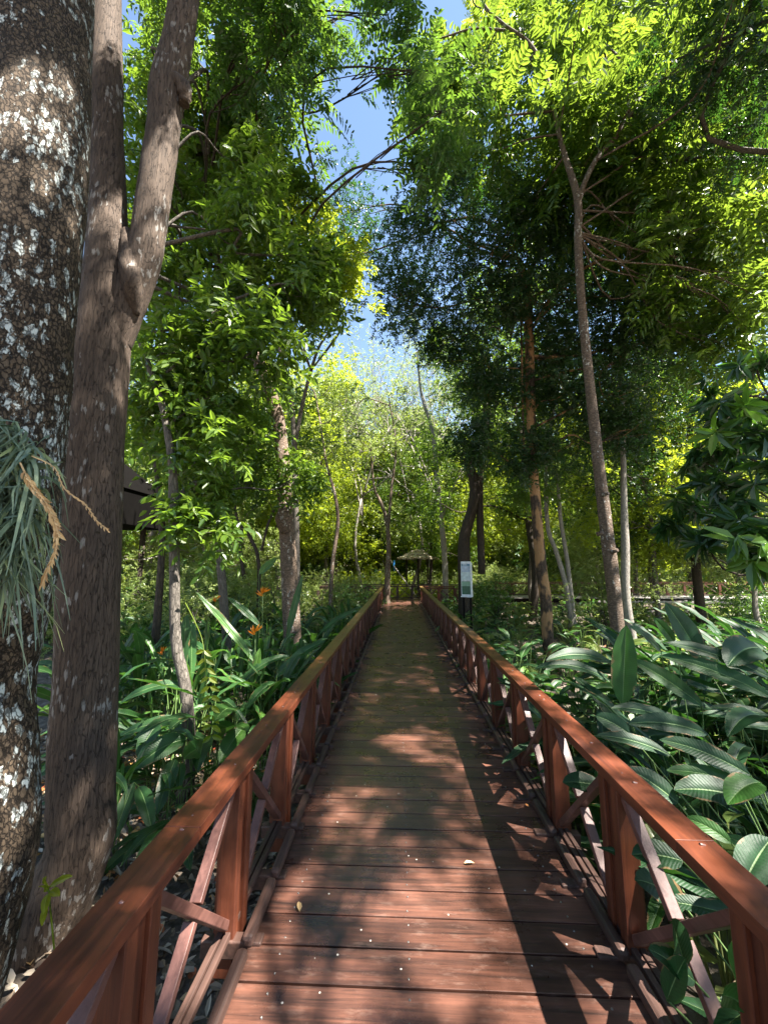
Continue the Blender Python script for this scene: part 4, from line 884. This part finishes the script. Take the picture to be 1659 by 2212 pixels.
# sapling at the foot of the forked tree
mb = MB(); st = MB(); r_ = np.array([*P(150, 2080, 1.95)]); r_[2] = GZ; top = P(105, 1915, 1.95)
st.tube([r_, (r_ + top) / 2 + [.02, 0, 0], top], [.005, .004, .003], 6, sub=4)
for (bx, by, tx, ty, w) in ((108, 1915, 157, 1893, 14), (106, 1918, 95, 1896, 12), (108, 1925, 130, 1935, 14), (105, 1930, 96, 1975, 16), (105, 1925, 85, 1915, 10), (100, 1960, 92, 2000, 12)):
    blade(mb, QP, P(bx, by, 1.95), P((bx + tx) / 2, (by + ty) / 2 - 3, 1.93), P(tx, ty, 1.9), w * 1.95 / 830, np.array([0, -.6, .8]), .95, ns=6)
root = empty('sapling', r_); tag(root, 'small bright green sapling at the foot of the forked brown tree', 'sapling')
for m_, nm in ((st, 'stem'), (mb, 'foliage')): m_.V = [v - r_ for v in m_.V]; m_.build(nm, LF['lime'], root)

# ------------------------------------------------------------------ air plant on the lichen trunk
mb = MB(); q = np.random.default_rng(12); c0 = P(-30, 960, 1.50)
for i in range(1300):
    px, py = q.uniform(-160, 70), 930 + 300 * q.random() ** 1.3; 
    if px > 78 - max(0, 980 - py) * .8: continue
    a = P(px, py, 1.50 + q.uniform(-.03, .03)); out = np.array([q.normal(.35 * (px + 40) / 80, .45), -q.uniform(.1, .8), q.uniform(-.1, .9)]); out = nrm(out); L = q.uniform(.2, .52); k = 9; g = q.uniform(1.2, 2.6)
    t_ = np.linspace(0, 1, k)[:, None]; c = a + out * L * t_ * .55 - np.array([0, 0, 1]) * L * g * .42 * t_ ** 1.8 + q.normal(size=3) * .05 * t_ ** 2 + np.sin(t_ * q.uniform(2, 5)) * q.normal(size=3) * .03
    tan = nrm(np.gradient(c, axis=0)); sd = nrm(np.cross(tan, nrm(q.normal(size=3) + [0, -1.5, 0]))); w = q.uniform(.0035, .008) * (1 - t_ ** 2.5) + .0008
    V = np.stack([c - sd * w, c + sd * w], 1); F = [[2*j, 2*j+1, 2*j+3, 2*j+2] for j in range(k - 1)]; mb.add(V, F, float(q.random()), 0, 0, True)
fl = MB()
def spike(fl, pts, r, n, L, Wd):
    c, _ = smooth(np.array(pts), np.ones(len(pts)), 12); fl.tube(c, np.full(len(c), r), 5)
    idx = np.linspace(len(c) * .1, len(c) - 2, n).astype(int); tan = nrm(np.gradient(c, axis=0))[idx]; s2 = np.where(np.arange(n) % 2 == 0, 1., -1.)[:, None]
    fl.leaves(c[idx], tan + np.array([.45, 0, 0]) * s2 + q.normal(size=(n, 3)) * .08, np.tile([0, -1., 0], (n, 1)) + q.normal(size=(n, 3)) * .3, L, Wd, q.random(n), .5)
spike(fl, [P(45, 1000, 1.36), P(68, 1045, 1.35), P(100, 1085, 1.34), P(118, 1120, 1.34), P(130, 1162, 1.33)], .0035, 44, .035, .012)
spike(fl, [P(122, 1140, 1.38), P(122, 1190, 1.36), P(105, 1230, 1.36), P(92, 1265, 1.36)], .003, 26, .03, .008)
spike(fl, [P(70, 985, 1.4), P(118, 1010, 1.36), P(140, 1055, 1.34), P(185, 1090, 1.34), P(210, 1125, 1.34), P(234, 1145, 1.33)], .0022, 40, .018, .005)
root = empty('air_plant', c0); tag(root, 'grey-green grassy air plant hanging from the lichen-covered trunk at the left edge', 'air plant')
for m_, nm, mt in ((mb, 'foliage', LF['tilland']), (fl, 'flower_spikes', LF['husk'])): m_.V = [v - c0 for v in m_.V]; m_.build(nm, mt, root)

# ------------------------------------------------------------------ hut on the left
hp = P(300, 1223, 9.0); hut = empty('hut', (hp[0] - 2.15, 9.0, GZ)); tag(hut, 'dark open timber hut with a deep hanging roof, behind the forked brown tree', 'hut')
def hp_(px, py, Y): return P(px, py, Y) - np.array(hut.location)
m = MB(); e = [hp_(355, 1010, 8.0), hp_(270, 950, 8.4)]
ez = 3.3; 
Vr = np.array([[-2.4, -1.4, 4.2], [1.5, -1.35, 4.2], [1.5, 2.2, 4.2], [-2.4, 2.2, 4.2], [-1.6, .4, 5.3], [.7, .4, 5.3]])
for F in ([0, 1, 5, 4], [2, 3, 4, 5], [1, 2, 5, 5], [3, 0, 4, 4]):
    V = Vr[F]; nn = nrm(np.cross(V[1] - V[0], V[2] - V[0])) * -.12
    m.add(np.concatenate([V, V + nn]), [[0, 1, 2, 3], [7, 6, 5, 4], [0, 1, 5, 4]])
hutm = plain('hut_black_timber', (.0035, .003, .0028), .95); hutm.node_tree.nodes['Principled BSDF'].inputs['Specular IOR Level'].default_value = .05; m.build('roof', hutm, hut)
m = MB(); m.box((-.4, .4, 3.75), (3.7, 3.2, .9)); m.build('fascia', hutm, hut, .01)
for sx, sy in ((-1.8, -.8), (1.1, -.8), (-1.8, 1.6), (1.1, 1.6)):
    m = MB(); m.tube([(sx, sy, -.1), (sx, sy, 1.4), (sx, sy, 3.4)], [.08, .075, .07], 10); m.build('post', BK['dark'], hut)

# ------------------------------------------------------------------ info panel
sgp = P(1006, 1223, 11.5); z0 = P(1006, 1287, 11.5)[2]; z1 = P(1006, 1213, 11.5)[2]; wS = .30
sign = empty('information_panel', (sgp[0], 11.5, GZ), R(-24)); tag(sign, 'narrow white information panel with a blue header and green picture, standing behind the right railing', 'sign')
white = plain('panel_white', (.78, .80, .84), .35); z0 -= GZ; z1 -= GZ
m = MB(); m.box((0, 0, (z0 + z1) / 2), (wS, .03, z1 - z0)); m.build('frame', white, sign, .004)
m = MB(); m.box((wS / 2 + .012, -.03, (z0 + z1) / 2 - .03), (.03, .10, z1 - z0)); m.box((0, -.05, z0 - .02), (wS, .08, .03)); m.build('edge_trim', white, sign, .003)
H = z1 - z0
def strip(nm, c, u0, u1, v0, v1, dz=0, par=None, rough=.25):
    m = MB(); m.box(((u0 + u1) / 2 * wS - wS / 2, -.017 - dz, z1 - (v0 + v1) / 2 * H), ((u1 - u0) * wS, .004, (v1 - v0) * H)); return m.build(nm, plain(nm + '_colour', c, rough), sign)
strip('sky_picture', (.36, .47, .62), .06, .90, .13, .30); strip('cloud_picture', (.58, .68, .70), .06, .90, .30, .54); strip('header', (.13, .28, .42), .06, .90, .07, .13)
strip('meadow_picture', (.22, .38, .28), .06, .90, .58, .72); strip('plant_picture', (.04, .12, .08), .06, .90, .72, .96)
m = MB()
for i in range(9): m.box((-.03, -.0205, z1 - H * (.155 + i * .014)), (wS * (.66 + .1 * math.sin(i * 2.3)), .002, .004))
m.box((-.03, -.0205, z1 - H * .10), (wS * .45, .002, .018)); m.build('text_lines', white, sign)
m = MB()
for i in range(4):
    for sx in (-.07, .05): m.box((sx, -.0205, z1 - H * (.555 + i * .01)), (.09, .002, .0035))
m.build('caption_lines', plain('caption_grey', (.2, .22, .25), .5), sign)
for sx in (-.1, .1): m = MB(); m.box((sx, .045, (z1 - .1) / 2), (.045, .045, z1 - .1)); m.build('post', WD['dark'], sign)

# ------------------------------------------------------------------ thatched parasol
Yp = 24.0; pc = P(903, 1223, Yp); par = empty('thatched_parasol', (pc[0], Yp, GZ)); tag(par, 'round flat thatched parasol roof in pale sunlit straw beyond the end of the boardwalk', 'parasol')
m_, nt, b, nn_, l = mat('thatch'); v = mapping(nn_, l, (3, 3, 3)); nz = nn_('TexNoise'); nz.inputs['Scale'].default_value = 4; nz.inputs['Detail'].default_value = 8; l(v, nz.inputs['Vector']); rp = ramp(nn_, [(.35, (.14,.09,.05)), (.5, (.38,.30,.20)), (.68, (.55,.50,.42))]); l(nz.outputs[0], rp.inputs[0]); l(rp.outputs[0], b.inputs['Base Color']); b.inputs['Roughness'].default_value = .9
thatch = m_
zt = P(903, 1186, Yp)[2] - GZ; ze = P(903, 1206, Yp)[2] - GZ; m = MB(); n = 48; th = np.linspace(0, 2 * math.pi, n, endpoint=False); q = np.random.default_rng(4)
rings = []
for f, z in ((0.01, zt), (.35, zt - (zt - ze) * .25), (.35, zt - (zt - ze) * .33), (.68, ze + .22), (.68, ze + .17), (1.0, ze + .03), (1.0, ze - .06), (.9, ze - .02), (.02, zt - .15)):
    rr = 1.28 * f * (1 + (q.normal(0, .025, n) if f == 1 else 0)); rings.append(np.stack([np.cos(th) * rr, np.sin(th) * rr, z + q.normal(0, .02 if f > .3 else 0, n)], 1))
V = np.concatenate(rings); F = [[i * n + j, i * n + (j + 1) % n, (i + 1) * n + (j + 1) % n, (i + 1) * n + j] for i in range(len(rings) - 1) for j in range(n)]; m.add(V, F); m.build('canopy', thatch, par)
m = MB(); m.tube([(0, 0, 0), (0, 0, ze)], [.07, .07], 10); m.build('pole', BK['dark'], par)
for sx in (-.7, .6): m = MB(); m.tube([(sx, .2, 0), (sx, .2, ze)], [.05, .05], 8); m.build('post', BK['dark'], par)
# macaw on a slanting branch
p = P(851, 1217, 21.5); bird = empty('macaw', tuple(p)); tag(bird, 'bright blue macaw perched left of the thatched parasol', 'bird')
blue = plain('feather_blue', (.03, .22, .55), .5); m = MB(); m.tube([(0.03, 0, .16), (.02, 0, .11), (0, 0, .02), (-.01, 0, -.1), (.0, .02, -.2)], [.03, .045, .06, .05, .02], 12, sub=4); m.build('body', blue, bird)
m = MB(); m.tube([(0, .02, -.15), (.01, .03, -.3), (.03, .04, -.46)], [.028, .02, .006], 8, sub=3); m.build('tail', blue, bird)
m = MB(); m.tube([(.05, 0, .17), (.085, 0, .165), (.095, 0, .13)], [.02, .014, .003], 8, sub=3); m.build('beak', plain('beak_black', (.02, .02, .02), .3), bird)
m = MB(); m.tube([(.0, -.055, .08), (-.015, -.065, -.05), (-.01, -.03, -.22)], [.02, .035, .006], 8, sub=3); m.build('wing', blue, bird)
br = MB(); a = P(835, 1190, 21.55); c = P(900, 1290, 21.2); mid = p + np.array([0, .0, -.13]); br.tube([a - mid, (0, 0, 0), c - mid], [.015, .025, .04], 8, sub=5); o = br.build('perch_branch', BK['pale']); o.location = mid; tag(o, 'slanting bare branch under the blue macaw', 'branch')

# ------------------------------------------------------------------ second boardwalk and low fence, right background
b2 = empty('boardwalk', (11, 20.5, .1)); tag(b2, 'grey second boardwalk crossing the woods in the right background', 'boardwalk')
m = MB(); x = -6.0
while x < 9: m.box((x, 0, -.02), (.14, 1.5, .04), r=random.random()); x += .15
m.build('deck', WD['grey'], b2)
for yy in (-.6, .6): m = MB(); m.box((1.5, yy, -.14), (15, .08, .2)); m.build('joist', WD['dark'], b2)
cross_rail(5.1, 20, 21.3, 'dark timber railing with crossed braces on the second boardwalk, right background', z=.1, step=.9)
pf = empty('low_fence', (8.2, 16.5, GZ)); tag(pf, 'low pale timber fence of two rails in front of the second boardwalk', 'fence')
for i in range(8):
    m = MB(); m.box((i * 1.15, 0, .42), (.10, .08, .90)); m.build('post', WD['grey'], pf, .006)
for z in (.42, .80): m = MB(); m.box((4.0, -.06, z), (8.4, .04, .09)); m.build('rail', WD['grey'], pf, .004)
# stones by the left railing
for i, (px, py, Y, s_, lab) in enumerate(((205, 2150, 1.6, .20, 'pale grey stone under the nearest bay of the left railing'), (95, 2010, 1.75, .07, 'small white stone at the foot of the forked brown tree'), (355, 2120, 1.75, .06, 'small stone among the fallen leaves under the left railing'))):
    p = P(px, py, Y); q = np.random.default_rng(i + 3); m = MB(); k = 16
    for_r = np.linspace(-1.35, 1.4, 9); V = np.stack([np.stack([np.cos(a) * np.cos(th_) , np.sin(a) * np.cos(th_), .6 * np.sin(th_)]) for th_ in for_r for a in np.linspace(0, 6.283, k, endpoint=False)]); V = V * (1 + q.normal(0, .03, (len(V), 1))) * s_ * np.array([1.1, .8, 1])
    F = [[r * k + j, r * k + (j + 1) % k, (r + 1) * k + (j + 1) % k, (r + 1) * k + j] for r in range(8) for j in range(k)]; m.add(V, F, smooth=True)
    m.add(V[-k:][[0, 4, 8, 12]], [[0, 1, 2, 3]])
    o = m.build('stone', plain('stone_grey', (.30, .30, .28), .9)); o.location = (p[0], Y, ground_h(p[0], Y) + .02); tag(o, lab, 'stone')

# tell look-alikes apart by their order from the left
ordn = ['leftmost', 'second from left', 'third from left', 'fourth from left', 'fifth from left', 'sixth from left', 'seventh from left', 'eighth from left', 'ninth from left', 'tenth from left', 'eleventh from left', 'twelfth from left', 'thirteenth from left', 'fourteenth from left']
same = {}
for o in S.objects:
    if o.parent is None and 'label' in o: same.setdefault(o['label'], []).append(o)
rown = ['front row', 'second row', 'third row', 'fourth row', 'fifth row']
for lab, os_ in same.items():
    if len(os_) < 2 or len(os_) > 60: continue
    os_.sort(key=lambda o: o.location.y); n = len(os_); nr = 1 if n <= 12 else math.ceil(n / 12)
    for r in range(nr):
        part = os_[r * n // nr:(r + 1) * n // nr]; part.sort(key=lambda o: o.location.x / max(.5, o.location.y))
        for i, o in enumerate(part):
            w = (rown[r] + ', ' if nr > 1 else '') + (ordn[i] if i < len(part) - 1 else 'rightmost')
            if len((lab + ' ' + w).split()) <= 16: o['label'] = lab + ', ' + w
